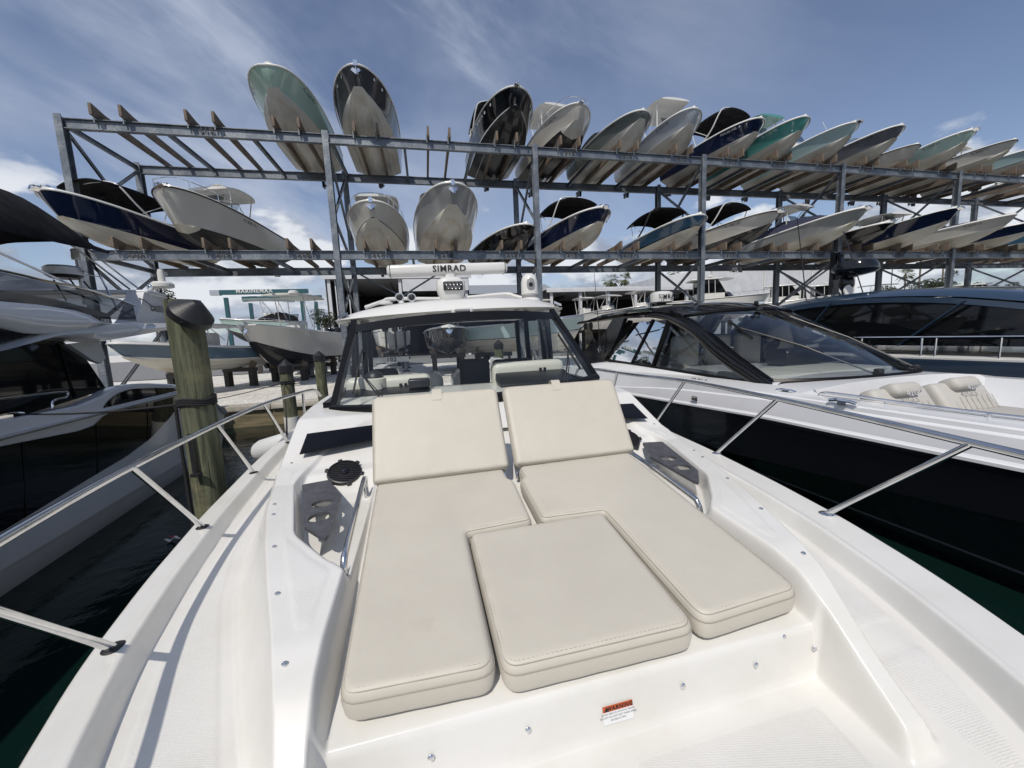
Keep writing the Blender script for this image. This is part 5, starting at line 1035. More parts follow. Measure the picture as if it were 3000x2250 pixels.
# saloon glass, wing overhang, flybridge
ypoly('saloon_glass', [(-8, .35), (1.2, .40), (2.45, .30), (3.0, -.09), (3.40, -.70), (.8, -.93), (-8, -.93)], -.35, .06, SMOKE)
for s0, s1 in (((.9, .3), (1.0, -.9)), ((2.35, .25), (2.5, -.75))): g = G(); g.bar(Y(s0[0], -.335, s0[1]), Y(s1[0], -.335, s1[1]), .01, .02, YN); obj('glass_joint', g, BLKF, fy)
ypoly('saloon_fin', [(2.35, .22), (3.15, .30), (3.25, -.05), (3.10, -.16), (2.9, -.1)], -.20, .08, SILV)
g = G(); g.loft([[Y(7, -.4, -.95), Y(7, -4, -.95)], [Y(3.4, -.4, -.7), Y(3.4, -4, -.7)], [Y(2.4, -.4, .3), Y(2.4, -4, .3)]]); obj('saloon_aft', g, SMOKE, fy)
wl_ = tab([(-8, .0), (-.5, .02), (.43, .10), (1.46, .30), (2.0, .30), (2.62, .25), (3.6, .36), (4.75, .50), (6.5, .66)]); wu_ = tab([(-8, .30), (-.5, .12), (.43, .14), (1.46, .40), (2.4, .53), (3.0, .60), (4.27, .67), (6.5, .76)])
g = G(); rows = []
for s in np.concatenate([np.linspace(-8, 0, 8), np.linspace(.4, 6.5, 28)]):
    a, b = float(wl_(s)), max(float(wu_(s)), float(wl_(s))+.03); rows.append([Y(s, -1.5, a+.02), Y(s, .05, a), Y(s, .20, a+.02), Y(s, .24, (a+b)/2), Y(s, .16, b-.01), Y(s, -.05, b+.01), Y(s, -1.5, b+.02)])
g.loft(rows, True, True, True); obj('flybridge_overhang', g, SILV, fy, angle=50)
ypoly('black_side_band', [(-8, .30), (.4, .16), (1.4, .40), (2.6, .55), (3.0, .62), (2.75, .72), (2.0, .82), (-8, .85)], .06, .05, BLACKG)
su = tab([(-8, .82), (.58, .80), (1.4, .815), (2.03, .79), (2.4, .735), (2.65, .64)]); sl_ = tab([(-8, .55), (.51, .46), (1.0, .37), (1.5, .355), (2.1, .42), (2.5, .51), (2.65, .60)])
g = G(); rows = []
for s in np.concatenate([np.linspace(-8, 0, 6), np.linspace(.3, 2.65, 20)]): a, b = float(sl_(s)), float(su(s)); rows.append([Y(s, .08, a), Y(s, .17, a+.02), Y(s, .24, (a*.6+b*.4)), Y(s, .14, b-.01), Y(s, -.0, b+.02), Y(s, -.5, b+.02)])
g.loft(rows, False); obj('flybridge_coaming', g, gel('pearl_gelcoat', (.62, .63, .64), .2, coat=.4), fy, angle=60)
text('model_number', '440', .15, Y(2.83, .10, .625), YD, Z, LGRP, fy, bold=.01, ext=.004)
TINT = glass('flybridge_glass', (.16, .17, .19), .5)
g = G(); pts = [(-6, 1.0), (-2, 1.30), (.98, 1.245), (1.71, 1.215), (2.67, 1.20), (3.4, 1.12), (4.09, 1.03)]; g.loft([[Y(s, -.02, z) for s, z in pts], [Y(s, .0, .78 if s < 2.1 else .70) for s, z in pts]]); obj('wind_deflector', g, TINT, fy)
g = G(); g.loft([[Y(s, -.45, z-.16) for s, z in pts], [Y(s, -.42, .6) for s, z in pts]]); obj('inner_cowling', g, BLACKG, fy)
g = G(); g.tube([Y(s, .0, z+.015) for s, z in catmull([np.array(p) for p in pts], 3)], .02, 6); obj('fly_rail', g, STEEL, fy)
for s in (1.9, 2.05): g = G(); g.bar(Y(s, .01, .74), Y(s, .01, 1.22), .02, .03); obj('glass_clamp', g, CHROME, fy)
# arch
AR = [(4.7, .62), (5.05, .84), (5.40, 1.25), (5.55, 1.50), (5.75, 1.56), (6.55, 1.50), (6.75, 1.1), (6.9, .70)]
ar = ypoly('radar_arch', AR, -.45, .35, SILV); ypoly('radar_arch', AR, -3.2, .35, SILV)
g = G(); g.rbox(Y(6.1, -2, 1.53), (.9, 3.2, .12), .05, (YD, YN, Z)); obj('arch_top', g, SILV, fy)
text('lettering', 'GALEON', .19, Y(6.12, -.44, 1.12), YD, Z, mat('graphite_letters', (.05, .05, .055), .4), ar, bold=.01, ext=.004)
g = G(); g.tube(catmull([Y(5.2, -.40, 1.32), Y(5.45, -.40, 1.28), Y(5.75, -.40, 1.18), Y(6.2, -.40, 1.22)], 4), .014, 5); obj('emblem', g, mat('graphite_letters'), ar)
for k in (0, 1):
    g = G(); g.lathe([(.09, 0), (.08, .05), (.03, .16), (.02, .25)], Y(6.25+.2*k, -.55, 1.52), nrm(-A+V*.2), 14); h_ = obj('horn', g, CHROME, fy); g = G(); g.lathe([(.07, 0), (0, .005)], Y(6.25+.2*k, -.55, 1.52)-nrm(-A+V*.2)*.002, -nrm(-A+V*.2), 12); obj('horn_mouth', g, BLACKP, h_)
    g = G(); g.ball(Y(6.25+.25*k, -.6, 1.72), .09, 10); obj('lamp', g, CHROME, fy)
g = G(); r2c = on_u(352, 622, 12.5); g.lathe([(.20, 0), (.25, .02), (.25, .10), (.20, .15), (0, .17)], r2c, Z, 20); r2 = obj('radar_dome', g, CREAM, fy); g = G(); g.lathe([(.08, .16), (.08, .40), (.06, .48), (0, .50)], r2c, Z, 14); obj('camera_turret', g, CREAM, r2)
# radome on stilts
rc_ = Y(4.85, -1.5, 1.88); g = G(); g.lathe([(.29, -.09), (.32, -.03), (.32, .07), (.27, .11), (0, .125)], rc_, Z, 28); r3 = obj('radar_dome', g, SILV, fy); g = G(); g.lathe([(.22, -.15), (.30, -.085)], rc_, Z, 28); obj('dome_skirt', g, BLACKP, r3)
text('lettering', 'Raymarine', .10, Y(4.95, -1.175, 1.90), YD, Z, PAINT, r3, ext=.006)
for dx, dy in ((-.3, .25), (.25, .25), (.0, -.25)): g = G(); g.tube([rc_-Z*.18+YD*dx*.8+YN*dy*.8, rc_-Z*.6+YD*(dx+.35)+YN*dy], .018, 6); obj('dome_leg', g, BLACKP, r3)
mm_ = Y(5.3, -1.5, 1.2); g = G(); g.tube([mm_, mm_+Z*1.05], .03, 6); mt = obj('light_mast', g, ALU, fy); g = G(); g.lathe([(.075, 1.02), (.08, 1.12), (.07, 1.14), (.075, 1.24), (.05, 1.27), (0, 1.28)], mm_, Z, 14); obj('anchor_light', g, CREAM, mt); g = G(); g.tube([mm_+Z*.72, mm_+Z*.72+YD*.5+YN*.1], .012, 5); obj('gps_arm', g, CREAM, mt)
# black bimini
g = G(); rows = []; lo_ = tab([(-4, 1.95), (2.65, 2.22), (4.5, 2.36), (5.6, 2.50), (6.0, 2.56)]); 
for s in np.linspace(-4, 6.05, 22):
    e = 1-ss(4.6, 6.3, s)*.55; c0 = float(lo_(s)); row = []
    for t in np.linspace(-1, 1, 15): row.append(Y(s, -2.45+1.5*t*(.6+.4*e), c0+(1.15*e**2+.02*math.sin(s*3+t*5))*(1-abs(t)**2.2)))
    rows.append(row+[p-Z*.03 for p in row[::-1]])
g.loft(rows, True, True, True); bi = obj('bimini', g, CANVAS, fy, angle=60)
g = G(); g.tube(rows[-1][:15], .045, 6); obj('bimini_hem', g, CANVAS, bi)
for pa, pb in (((5.9, -1.6, 2.58), (4.1, -.3, .95)), ((4.3, -1.0, 2.35), (5.3, -.6, 1.55)), ((5.95, -1.6, 2.58), (6.9, -.9, 1.5)), ((1.2, -1.0, 2.1), (2.8, -.1, 1.2)), ((5.9, -3.3, 2.58), (4.1, -4.2, .95))): g = G(); g.tube([Y(*pa), Y(*pb)], .02, 6); obj('bimini_pole', g, STEEL, bi)
# side rail and cleats on the bulwark
g = G(); g.tube(catmull([Y(-6, .1, -.30), Y(-2, .15, -.46), (Y(.6, .16, -.52)), Y(1.35, .16, -.545), Y(1.5, .16, -.57), Y(1.45, .16, -.64), Y(1.2, .16, -.66), Y(1.15, .16, -.78)], 6), .018, 8); rl = obj('side_rail', g, STEEL, fy)
for s in (-3, -1): g = G(); g.tube([Y(s, .15, -.47), Y(s, .15, -.78)], .014, 6); obj('stanchion', g, STEEL, rl)
g = G(); g.tube([Y(.1, .12, -.77), Y(.25, .12, -.74), Y(.55, .12, -.74), Y(.7, .12, -.77)], .022, 8); cl2 = obj('cleat', g, CHROME, fy); g = G(); g.box(Y(.4, .12, -.775), (.2, .06, .06), (YD, YN, Z)); obj('cleat_base', g, CHROME, cl2)
# ---------------------------------------------------------------- pilings, lines, fenders
def piling(u, v, r, ztop, label, cap=True, group=None, cap_shift=None):
    p0 = W(u, v, 0); p0[2] = -1.0; t = thing('mooring_pile', label, 'pile', (p0[0], p0[1], 0), group=group)
    g = G(); rows = []
    for z in np.linspace(-1, ztop, 14): rows.append([np.array([p0[0], p0[1], z])+np.array([math.cos(a), math.sin(a), 0])*r*(1+.02*math.sin(3*a+z*2)+.012*math.sin(7*a+z)) for a in np.linspace(0, 2*math.pi, 28, endpoint=False)])
    g.loft(rows, True, True, True); pi_ = obj('timber_post', g, PILE, t)
    return t, np.array([p0[0], p0[1], ztop])
PLC = mat('black_pile_cap', (.012, .012, .013), .45, bump=(90, .2))
t1, tp1 = piling(4.25, -2.125, .138, 3.57, 'thick greenish mooring pile with its black cone cap knocked askew', group='timber mooring piles')
cc = on_u(416, 675, 4.10); axc = nrm(V*.62+Z*.72-A*.30); g = G(); g.lathe([(.160, -.075), (.170, -.07), (.172, -.005), (.160, .008), (.04, .115), (.0, .12)], cc, axc, 32); cap1 = obj('cone_cap', g, PLC, t1, angle=25)
for k_ in range(4): g = G(); g.lathe([(.009, 0), (.009, .006), (0, .007)], cc+nrm(np.cross(axc, V))*.171*math.cos(k_*1.57)+nrm(np.cross(axc, np.cross(axc, V)))*.171*math.sin(k_*1.57)-axc*.04, nrm(np.cross(axc, V))*math.cos(k_*1.57)+nrm(np.cross(axc, np.cross(axc, V)))*math.sin(k_*1.57), 8); obj('cap_screw', g, CHROME, cap1)
g = G(); pc = np.array([tp1[0], tp1[1], 0])
def wrap(z0, dz, n_=2.2, r=.147): return [pc+np.array([math.cos(a), math.sin(a), 0])*r+Z*(z0+dz*a/6.28+.012*math.sin(3*a)) for a in np.linspace(0, 6.283*n_, int(30*n_))]
rope1 = tag(obj('mooring_line', G().tube(wrap(2.585, .022, 3.1), .014, 6), mat('black_rope', (.015, .015, .017), .9, bump=(200, .5))), 'black mooring line wrapped three times round the thick pile', 'rope', 'black mooring lines')
BR = mat('black_rope'); e0 = pc+np.array([-.15, -.03, 2.60]); e1 = Y(.5, .12, -.74)
sag = lambda a, b, d, n_=16: [a+(b-a)*t-Z*d*4*t*(1-t) for t in np.linspace(0, 1, n_)]
tag(obj('mooring_line', G().tube(sag(e0, e1, .04), .012, 6), BR), 'black line from the thick pile to the silver yacht cleat', 'rope', 'black mooring lines')
tag(obj('mooring_line', G().tube([pc+np.array([-.145, -.075, 2.57]), pc+np.array([-.15, -.075, 2.3]), pc+np.array([-.15, -.08, 1.2]), pc+np.array([-.15, -.08, .4])], .015, 6), BR), 'black strap hanging down the left side of the thick pile', 'strap')
tb = pc+nrm(np.array([.15, -.95, 0]))*.165; g = G(); g.box(tb+Z*2.14, (.035, .03, .40)); g.box(tb+Z*1.95+np.array([.02, -.02, 0]), (.08, .05, .03)); tag(obj('bumper_bracket', g, BLACKP), 'black plastic bracket fixed to the front of the thick pile', 'bracket')
t2, tp2 = piling(14.2, -4.42, .20, 3.1-.62, 'thin mooring pile with a black cone cap and white sleeve near the seawall', group='timber mooring piles')
g = G(); g.lathe([(.225, -.25), (.225, .0), (0, .22)], tp2, Z, 20); obj('cone_cap', g, PLC, t2); g = G(); g.lathe([(.24, 0), (.24, .75)], (tp2[0], tp2[1], 0), Z, 20); obj('white_sleeve', g, WHITE, t2); g = G(); g.tube([np.array([tp2[0]+.215*math.cos(a), tp2[1]+.215*math.sin(a), 1.85+.01*a]) for a in np.linspace(0, 12, 40)], .02, 5); obj('rope_wrap', g, BR, t2)
t3, tp3 = piling(16.3, -3.86, .19, 3.1-.40, 'capped mooring pile beside the left windscreen pillar', group='timber mooring piles'); g = G(); g.lathe([(.215, -.2), (.215, .0), (0, .2)], tp3, Z, 20); obj('cone_cap', g, PLC, t3)
for u, v, lab in ((16.5, 3.3, 'mooring pile seen through the right side glass of the white hardtop'), (16.5, 7.6, 'mooring pile behind the side windows of the sports cruiser'), (16.5, 16.2, 'mooring pile beyond the dark blue express yacht')):
    t_, tp_ = piling(u, v, .19, 3.1-.3 if v < 10 else 3.1+.35, lab, group='timber mooring piles'); g = G(); g.lathe([(.215, -.2), (.215, .0), (0, .2)], tp_, Z, 20); obj('cone_cap', g, PLC, t_)
tag(obj('mooring_line', G().tube(sag(np.array([tp2[0], tp2[1]-.2, 1.9]), HU(4.6, -1.5, -.95), .25), .014, 5), BR), 'slack black line from the thin sleeved pile to our gunwale', 'rope', 'black mooring lines')
tag(obj('mooring_line', G().tube(sag(np.array([tp2[0], tp2[1], 1.95]), W(16.8, -9.5, -2.0), .12), .014, 5), BR), 'black line running left from the thin sleeved pile across the gravel', 'rope', 'black mooring lines')
FEND = mat('white_fender', (.62, .63, .62), .35, bump=(30, .1)); fc = on_z(592, 968, 1.35); 
g = G(); g.lathe([(.0, -.42), (.04, -.41), (.045, -.34), (.13, -.28), (.15, -.2), (.15, .2), (.13, .28), (.045, .34), (.04, .41), (0, .42)], on_u(593, 966, 5.6)+V*.0, nrm(V*.8-A*.5+Z*.25), 18)
tag(obj('fender', g, FEND), 'white inflatable fender hanging at our left gunwale near the thin pile', 'fender')
# shore-power pedestal and dock box
pd0 = on_z(1063, 790, GZ) ; pu = 17.5; p_ = on_u(1063, 765, pu); p_[2] = GZ
t = thing('power_pedestal', 'small white lighthouse-shaped power pedestal standing on the seawall', 'pedestal', p_)
g = G(); g.rbox(p_+Z*.40, (.26, .26, .8), .03); obj('body', g, WHITE, t); g = G(); g.rbox(p_+Z*.95, (.36, .36, .3), .03); obj('head', g, WHITE, t); g = G(); g.lathe([(.30, 1.10), (.26, 1.14), (.03, 1.32), (0, 1.33)], p_, Z, 8); obj('roof', g, WHITE, t)
for sx in (-1, 1): g = G(); g.rbox(p_+np.array([sx*.2, -.05, .72]), (.14, .16, .2), .03); obj('socket', g, WHITE, t)
p_ = on_u(396, 800, 16.6); p_[2] = GZ; g = G(); g.rbox(p_+Z*.3, (1.5, .7, .55), .1, (V, A, Z)); tdb = thing('dock_box', 'pale translucent plastic storage box on the seawall below the blue and white boat', 'box', p_); obj('tub', g, mat('milky_plastic', (.42, .42, .41), .35), tdb); g = G(); g.rbox(p_+Z*.60, (1.56, .76, .08), .03, (V, A, Z)); obj('lid', g, mat('milky_plastic'), tdb)

wq = on_z(373, 1166, .03); t = thing('plastic_scrap', 'small crumpled white wrapper with red print floating beside our left hull', 'litter', (wq[0], wq[1], 0)); g = G(); g.loft([[wq+V*x+A*y*.5+Z*(.02+.03*math.sin(x*40+y*9)) for x in np.linspace(-.09, .09, 7)] for y in np.linspace(-.09, .09, 5)]); g.loft([[wq+V*x+A*y*.5+Z*(.012+.03*math.sin(x*40+y*9)) for x in np.linspace(-.09, .09, 7)] for y in np.linspace(-.09, .09, 5)]); obj('wrapper', g, WHITE, t)
g = G(); g.box(wq+Z*.058, (.08, .02, .004), (V, A, Z)); g.box(wq+Z*.0585, (.02, .06, .0035), (V, A, Z)); obj('red_print', g, mat('red_print', (.5, .02, .02), .5), t, smooth=False)
# ================================================================== boats standing in the yard, cradles, buildings, trees
STAND = mat('dark_blocking', (.05, .045, .04), .8)
def yard(px, u, hd, P, label, stands=True, pitch=0., nm='stored_boat', cat='boat', zt=None):
    """tip at picture point px on the plane at distance u; hd: heading in degrees from towards-the-water, + to the right"""
    T = on_u(px[0], px[1], u); d = -A*math.cos(R(hd))+V*math.sin(R(hd)); yaw = math.atan2(d[1], d[0]); rot = Matrix.Rotation(yaw, 3, 'Z') @ Matrix.Rotation(-pitch, 3, 'Y')
    loc = T-np.array(rot @ Vector((P['L'], 0, P['Hb']))); 
    if loc[2] < GZ+.3: loc[2] = GZ+.3
    print('yard', px, 'keel z %.2f' % loc[2]); b = make_boat(nm, label, cat, P, loc, rot.to_euler(), 'boats standing in the yard')
    if stands:
        s_ = np.array([-d[1], d[0], 0]); t = thing('boat_stand', 'dark timber blocking under '+label.split(',')[0][:60], 'boat stand', (loc[0], loc[1], GZ), group='blocking under the yard boats')
        for f_ in (.22, .62):
            c = loc+d*P['L']*f_; h = loc[2]-GZ; g = G(); g.box((c[0], c[1], GZ+h-.12), (.35, P['B']*.75, .24), (d, s_, Z)); obj('cross_beam', g, STAND, t)
            for sy in (-1, 1): g = G(); q = c+s_*sy*P['B']*.3; g.box((q[0], q[1], GZ+(h-.24)/2), (.35, .3, h-.24), (d, s_, Z)); obj('block', g, STAND, t); g = G(); g.bar(np.array([q[0], q[1], GZ+h-.05]), np.array([q[0], q[1], GZ+h+.35])+s_*sy*.15, .08, .4); obj('bunk', g, TIMBER, t)
    return b
yard((525, 702), 24.5, -16, H(9.5, 3.3, 2.65, 2.15, ff=.72, top=gel('bright_white_gelcoat', (.60, .59, .55), .18), bottom=BLACKB, gear=('ttop', 'console', 'radar', 'stemanchor', 'bowrail'), tx=.46, th=2.5, tl=2.0, rail=WHITE, engines=2, stripe=(0,), tmat=CREAM, cap=.3), 'white centre console boat with dark bottom, raised on blocks behind the thin piles')
yard((236, 742), 20, -19, H(8.6, 2.7, 1.6, 1.15, gel('dusty_blue_gelcoat', (.07, .12, .17), .16), BOTW, gear=('ttop', 'console', 'wind'), tx=.45, th=1.25, tl=1.6, rail=WHITE, drive=True, stripe=(0,), stripe_mat=WHITE, tmat=LGREY, stemsplit=.62, chine=.55), 'dusty blue boat with cream bottom, side-on behind the thick pile')
yard((1262, 684), 24, 58, H(9.5, 2.9, 2.15, 1.8, ICE, BOTW, gear=('cover',), cov=(.1, .86), peak=1.0, ff=.86, rake=.10, stemsplit=.62, chine=.9, rail=WHITE, engines=1, stripe=(0,)), 'pale blue-green hull under a peaked black cover, right of our hardtop')
yard((970, 706), 23.5, -1, H(8.2, 3.1, 1.75, 1.5, BLACKH, BLACKB, gear=('stemanchor', 'cover'), cov=(.1, .8), peak=.2, rail=WHITE, full=.5), 'glossy black bow-on boat seen through our windscreen')
yard((830, 712), 40, 190, H(8.0, 2.7, 1.9, 1.5, WHITE, BOTG, gear=('ttop',), engines=3), 'small white boat with stern and outboards towards us, seen through our windscreen')
yard((474, 690), 38, -72, H(6.5, 3.0, 2.2, 1.8, MINT, BLACKB, gear=('ttop', 'cover'), cov=(.1, .6), peak=.9, tmat=MINT, th=2.0, tl=2.0), 'pale mint boat with a mint canopy behind the blue one')
yard((1662, 634), 33, 66, H(10.5, 3.2, 2.5, 2.1, WHITE, BOTW, gear=('cabin', 'ttop', 'radar', 'bowrail', 'wind'), wmat=NAVYCV, tx=.45, th=2.1, tl=2.1, rz=.1), 'white express cruiser with navy windscreen cover below the rack, middle right')
yard((1500, 655), 30, 30, H(8.5, 2.8, 2.1, 1.7, WHITE, BLACKB, gear=('ttop', 'cover', 'console'), cov=(.1, .6), peak=.4, th=1.9, tl=1.4), 'white centre console with hardtop just left of the radar dome on the cruiser')
yard((1320, 668), 36, 10, H(8.0, 2.8, 2.0, 1.6, WHITE, BLACKB, gear=('ttop', 'console', 'antenna'), th=1.9), 'white centre console parked inside the low open shed')
yard((1392, 662), 33, 20, H(8.0, 2.8, 2.0, 1.6, WHITE, BLACKB, gear=('ttop', 'console', 'antenna'), th=1.8), 'white centre console in front of the low shed posts')
yard((1200, 672), 40, 0, H(7.6, 2.8, 2.0, 1.6, WHITE, BLACKB, gear=('ttop', 'console'), th=1.9), 'white boat at the left end of the low shed')
yard((1800, 640), 34, 50, H(9.0, 2.9, 2.2, 1.8, WHITE, BOTW, gear=('cabin', 'antenna'), tx=.5, th=1.9), 'white pilothouse boat with side windows below the rack, left of the black mast')
yard((1895, 640), 34, 50, H(9.5, 3.0, 2.3, 1.9, BLACKH, BOTW, gear=('cabin', 'radar', 'wind'), tx=.5, th=2.0), 'dark-hulled pilothouse boat with white hardtop, right of the black mast')
yard((2290, 640), 26, 62, H(13, 3.8, 2.9, 2.5, CREAM, BOTW, gear=('cabin', 'wind'), wmat=SMOKE, tx=.42, th=2.0), 'large cream cruiser with a long pale hardtop at the far right', nm='stored_cruiser')
yard((2010, 634), 40, 40, H(9.5, 3.0, 2.2, 1.8, WHITE, BOTW, gear=('ttop', 'console'), th=2.1, tl=2.2), 'white boat with tube-framed hardtop behind the rack post, far right')
# rear row of empty ground cradles
cr_ = on_u(846, 777, 30.); 
for i, (u, v0, lab) in enumerate([(30., float(cr_@V), 'galvanised ground cradle numbered 102 seen through our windscreen'), (30., float(cr_@V)-6.5, 'empty ground cradle left of the numbered one'), (30., float(cr_@V)+8, 'empty ground cradle behind the helm seats')]):
    p = W(u, v0, 0); t = thing('ground_cradle', lab, 'cradle', (p[0], p[1], GZ), group='ground level boat cradles'); zb = cr_[2]
    g = G(); g.ibeam(p+V*-1.25+Z*(zb-p[2]), p+V*1.25+Z*(zb-p[2]), .2, .40, .02); obj('beam', g, ALU if i == 0 else GALV, t, angle=20); g = G(); g.ibeam(p+V*-1.25+A*4+Z*(zb-p[2]), p+V*1.25+A*4+Z*(zb-p[2]), .2, .38, .02); obj('beam', g, GALV, t, angle=20)
    for sv in (-1.0, 1.0):
        for du in (0, 4): g = G(); q = p+V*sv+A*du; g.box((q[0], q[1], (GZ+zb-.2)/2), (.2, .2, zb-.2-GZ)); obj('leg', g, GALV, t); g = G(); g.box((q[0], q[1], GZ+.04), (.5, .4, .08)); obj('foot', g, STAND, t)
    for sv in (-.6, .6): g = G(); q = p+V*sv; q[2] = zb+.36; g.bar(q-A*.4, q+A*4.5, .1, .34); obj('bunk', g, TIMBER, t)
    if i == 0: text('slot_number', '102', .42, p+Z*(zb-p[2])-A*.115, V, Z, PAINT, t, bold=.02)
# ---------------------------------------------------------------- sheds
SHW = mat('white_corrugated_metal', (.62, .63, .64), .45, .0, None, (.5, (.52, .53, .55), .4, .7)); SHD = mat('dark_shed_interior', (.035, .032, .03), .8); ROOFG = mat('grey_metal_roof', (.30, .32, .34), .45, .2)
def P2(x, y, u): return on_u(x, y, u)
def shed(nm, label, x0, x1, ytop, u, dep, posts, fas=.35, roofm=SHW, solid=False, rise=0):
    a = P2(x0, ytop, u); b = P2(x1, ytop, u); zt = a[2]; va, vb = a@V, b@V; t = thing(nm, label, 'building', W(u, va, 0)*np.array([1, 1, 0])+Z*GZ)
    B_ = lambda uu, v, z: W(uu, v, 0)*np.array([1, 1, 0])+Z*z
    g = G(); g.box(B_(u+dep/2, (va+vb)/2, zt+.1), (vb-va+.8, dep+.8, .18), (V, A, Z)); obj('roof', g, roofm, t); g = G(); g.box(B_(u-.45, (va+vb)/2, zt-fas/2), (vb-va+.8, .1, fas), (V, A, Z)); obj('fascia', g, SHW, t)
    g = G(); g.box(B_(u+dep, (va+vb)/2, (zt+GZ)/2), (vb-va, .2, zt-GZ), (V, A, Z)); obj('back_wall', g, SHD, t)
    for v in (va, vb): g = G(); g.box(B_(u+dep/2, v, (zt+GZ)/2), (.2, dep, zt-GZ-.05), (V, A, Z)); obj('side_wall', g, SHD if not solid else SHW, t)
    for k in range(posts): v = va+.3+(vb-va-.6)*k/(posts-1); g = G(); g.box(B_(u, v, (zt-fas+GZ)/2), (.35, .35, zt-fas-GZ), (V, A, Z)); obj('post', g, SHW, t)
    for k in range(int((vb-va)/5)): v = va+2.5+5*k; g = G(); g.bar(B_(u+1, v, zt-.7), B_(u+dep-1, v, zt-.7), .1, .3); obj('rafter', g, mat('rusty_rafter', (.10, .085, .075), .8), t)
    return t, va, vb, zt
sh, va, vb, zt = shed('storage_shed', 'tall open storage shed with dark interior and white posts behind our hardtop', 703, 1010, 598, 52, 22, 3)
g = G(); o_ = lambda uu, v, z: W(uu, v, 0)*np.array([1, 1, 0])+Z*z
for k in range(3): g = G(); v = va+1+k*.75; g.box(o_(52.1, v, (zt+GZ)/2), (.12, .1, zt-GZ-.5), (V, A, Z)); obj('door_leaf_rib', g, SHW, sh)
g = G(); c1, c2 = on_u(868, 600, 51.5)@V, vb; g.box(o_(51.6, (c1+c2)/2, zt-1.2), (c2-c1, .15, 1.5), (V, A, Z)); obj('roller_door_header', g, SHW, sh)
# gabled grey roof
e0 = on_u(980, 636, 66); e1 = on_u(1262, 640, 66); rg = on_u(1100, 612, 72); t = thing('gabled_shed', 'low building with a long grey sloping metal roof behind the open shed', 'building', (e0[0], e0[1], GZ))
va_, vb_ = e0@V, e1@V; zr_ = rg[2]; g = G(); g.prism([o_(66, va_, e0[2]), o_(74, va_, zr_), o_(82, va_, e0[2])], V*(vb_-va_)*.8); obj('roof', g, ROOFG, t, smooth=False); g = G(); g.box(o_(74, (va_+va_+(vb_-va_)*.8)/2, (e0[2]+GZ)/2-.1), ((vb_-va_)*.79, 15.6, e0[2]-GZ-.2), (V, A, Z)); obj('wall', g, SHW, t)
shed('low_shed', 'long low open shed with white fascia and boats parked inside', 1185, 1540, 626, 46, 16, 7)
# white warehouse with ribbed cladding
uw = 62; a = on_u(1538, 579, uw); b = on_u(1850, 572, uw); va, vb = a@V, b@V; zt = (a[2]+b[2])/2; t = thing('white_warehouse', 'large white corrugated metal warehouse behind the rack on the right', 'building', o_(uw, va, GZ))
g = G(); g.box(o_(uw+15, (va+vb)/2, (zt+GZ)/2), (vb-va, 30, zt-GZ), (V, A, Z)); obj('wall', g, SHW, t)
g = G(); gv = np.arange(va+.3, vb, .6)
for v in gv: g.box(o_(uw-.02, v, (zt+GZ)/2-.2), (.12, .06, zt-GZ-.6), (V, A, Z))
c = obj('cladding_ribs', g, SHW, t, smooth=False); c['kind'] = 'stuff'
g = G(); g.box(o_(uw-.15, (va+vb)/2, zt+.05), (vb-va+.6, .5, .3), (V, A, Z)); obj('gutter', g, WHITE, t)
# lower gabled end to the left of the warehouse
a2 = on_u(1388, 607, uw+8); g = G(); g.prism([o_(uw+.3, va-.02, GZ), o_(uw+.3, va-.02, zt-.2), o_(uw+4, a2@V, a2[2]), o_(uw+4, a2@V, GZ)], A*20); obj('annex', g, SHW, t, smooth=False)
for f_ in (0.004, .34, .67, .99): g = G(); v = va+(vb-va)*f_; g.box(o_(uw-.12, v, (zt+GZ)/2), (.18, .14, zt-GZ), (V, A, Z)); obj('downpipe', g, WHITE, t)
for x, y in ((1668, 636), (1735, 634)):
    c_ = on_u(x, y, uw-.1); g = G(); g.box(c_, (1.5, .14, 2.2), (V, A, Z)); w_ = obj('window', g, WHITE, t, smooth=False); g = G(); g.box(c_-A*.08, (1.25, .06, 1.9), (V, A, Z)); obj('pane', g, SMOKE, w_, smooth=False); g = G(); g.box(c_-A*.12, (.08, .06, 1.9), (V, A, Z)); obj('mullion', g, WHITE, w_, smooth=False)
for x, y in ((1545, 613), (1530, 612)): c_ = on_u(x, y, uw-.3); g = G(); g.box(c_, (.35, .4, .8), (V, A, Z)); obj('wall_lamp', g, GALV, t)
# ---------------------------------------------------------------- travel lift
TL = mat('teal_painted_steel', (.02, .085, .10), .45, .1, None, (2, (.03, .11, .12), .4, .7)); ul = 70
a = on_u(480, 632, ul); b = on_u(655, 634, ul); va, vb = a@V, b@V; zt = a[2]; t = thing('travel_lift', 'teal boat hoist gantry with white lettering on its top beam, far left', 'boat hoist', o_(ul, va, GZ))
for du in (0, 9):
    g = G(); g.box(o_(ul+du, (va+vb)/2, zt), (vb-va+1.5, .7, .68), (V, A, Z)); bmn = obj('top_beam', g, TL, t)
    if du == 0: text('lettering', 'MARINEMAX', .80, o_(ul-.36, va+(vb-va)*.40, zt+.1), V, Z, WHITE, bmn, bold=.02)
    for v in (va+.4, vb-.3): g = G(); g.box(o_(ul+du, v, (zt+GZ)/2-.4), (.5, .5, zt-GZ-.8), (V, A, Z)); obj('leg', g, TL, t)
for v in (va+.4, vb-.3):
    g = G(); g.box(o_(ul+4.5, v, GZ+1.5), (.6, 10, .6), (V, A, Z)); obj('side_beam', g, TL, t)
    for du in (0, 9): g = G(); g.lathe([(.75, -.3), (.8, -.2), (.8, .2), (.75, .3), (.3, .3)], o_(ul+du, v, GZ+.8), V, 18); obj('wheel', g, BLACKP, t)
g = G(); g.box(o_(ul, va-.9, zt-.05), (1.3, .8, .8), (V, A, Z)); obj('winch_box', g, LGREY, t)
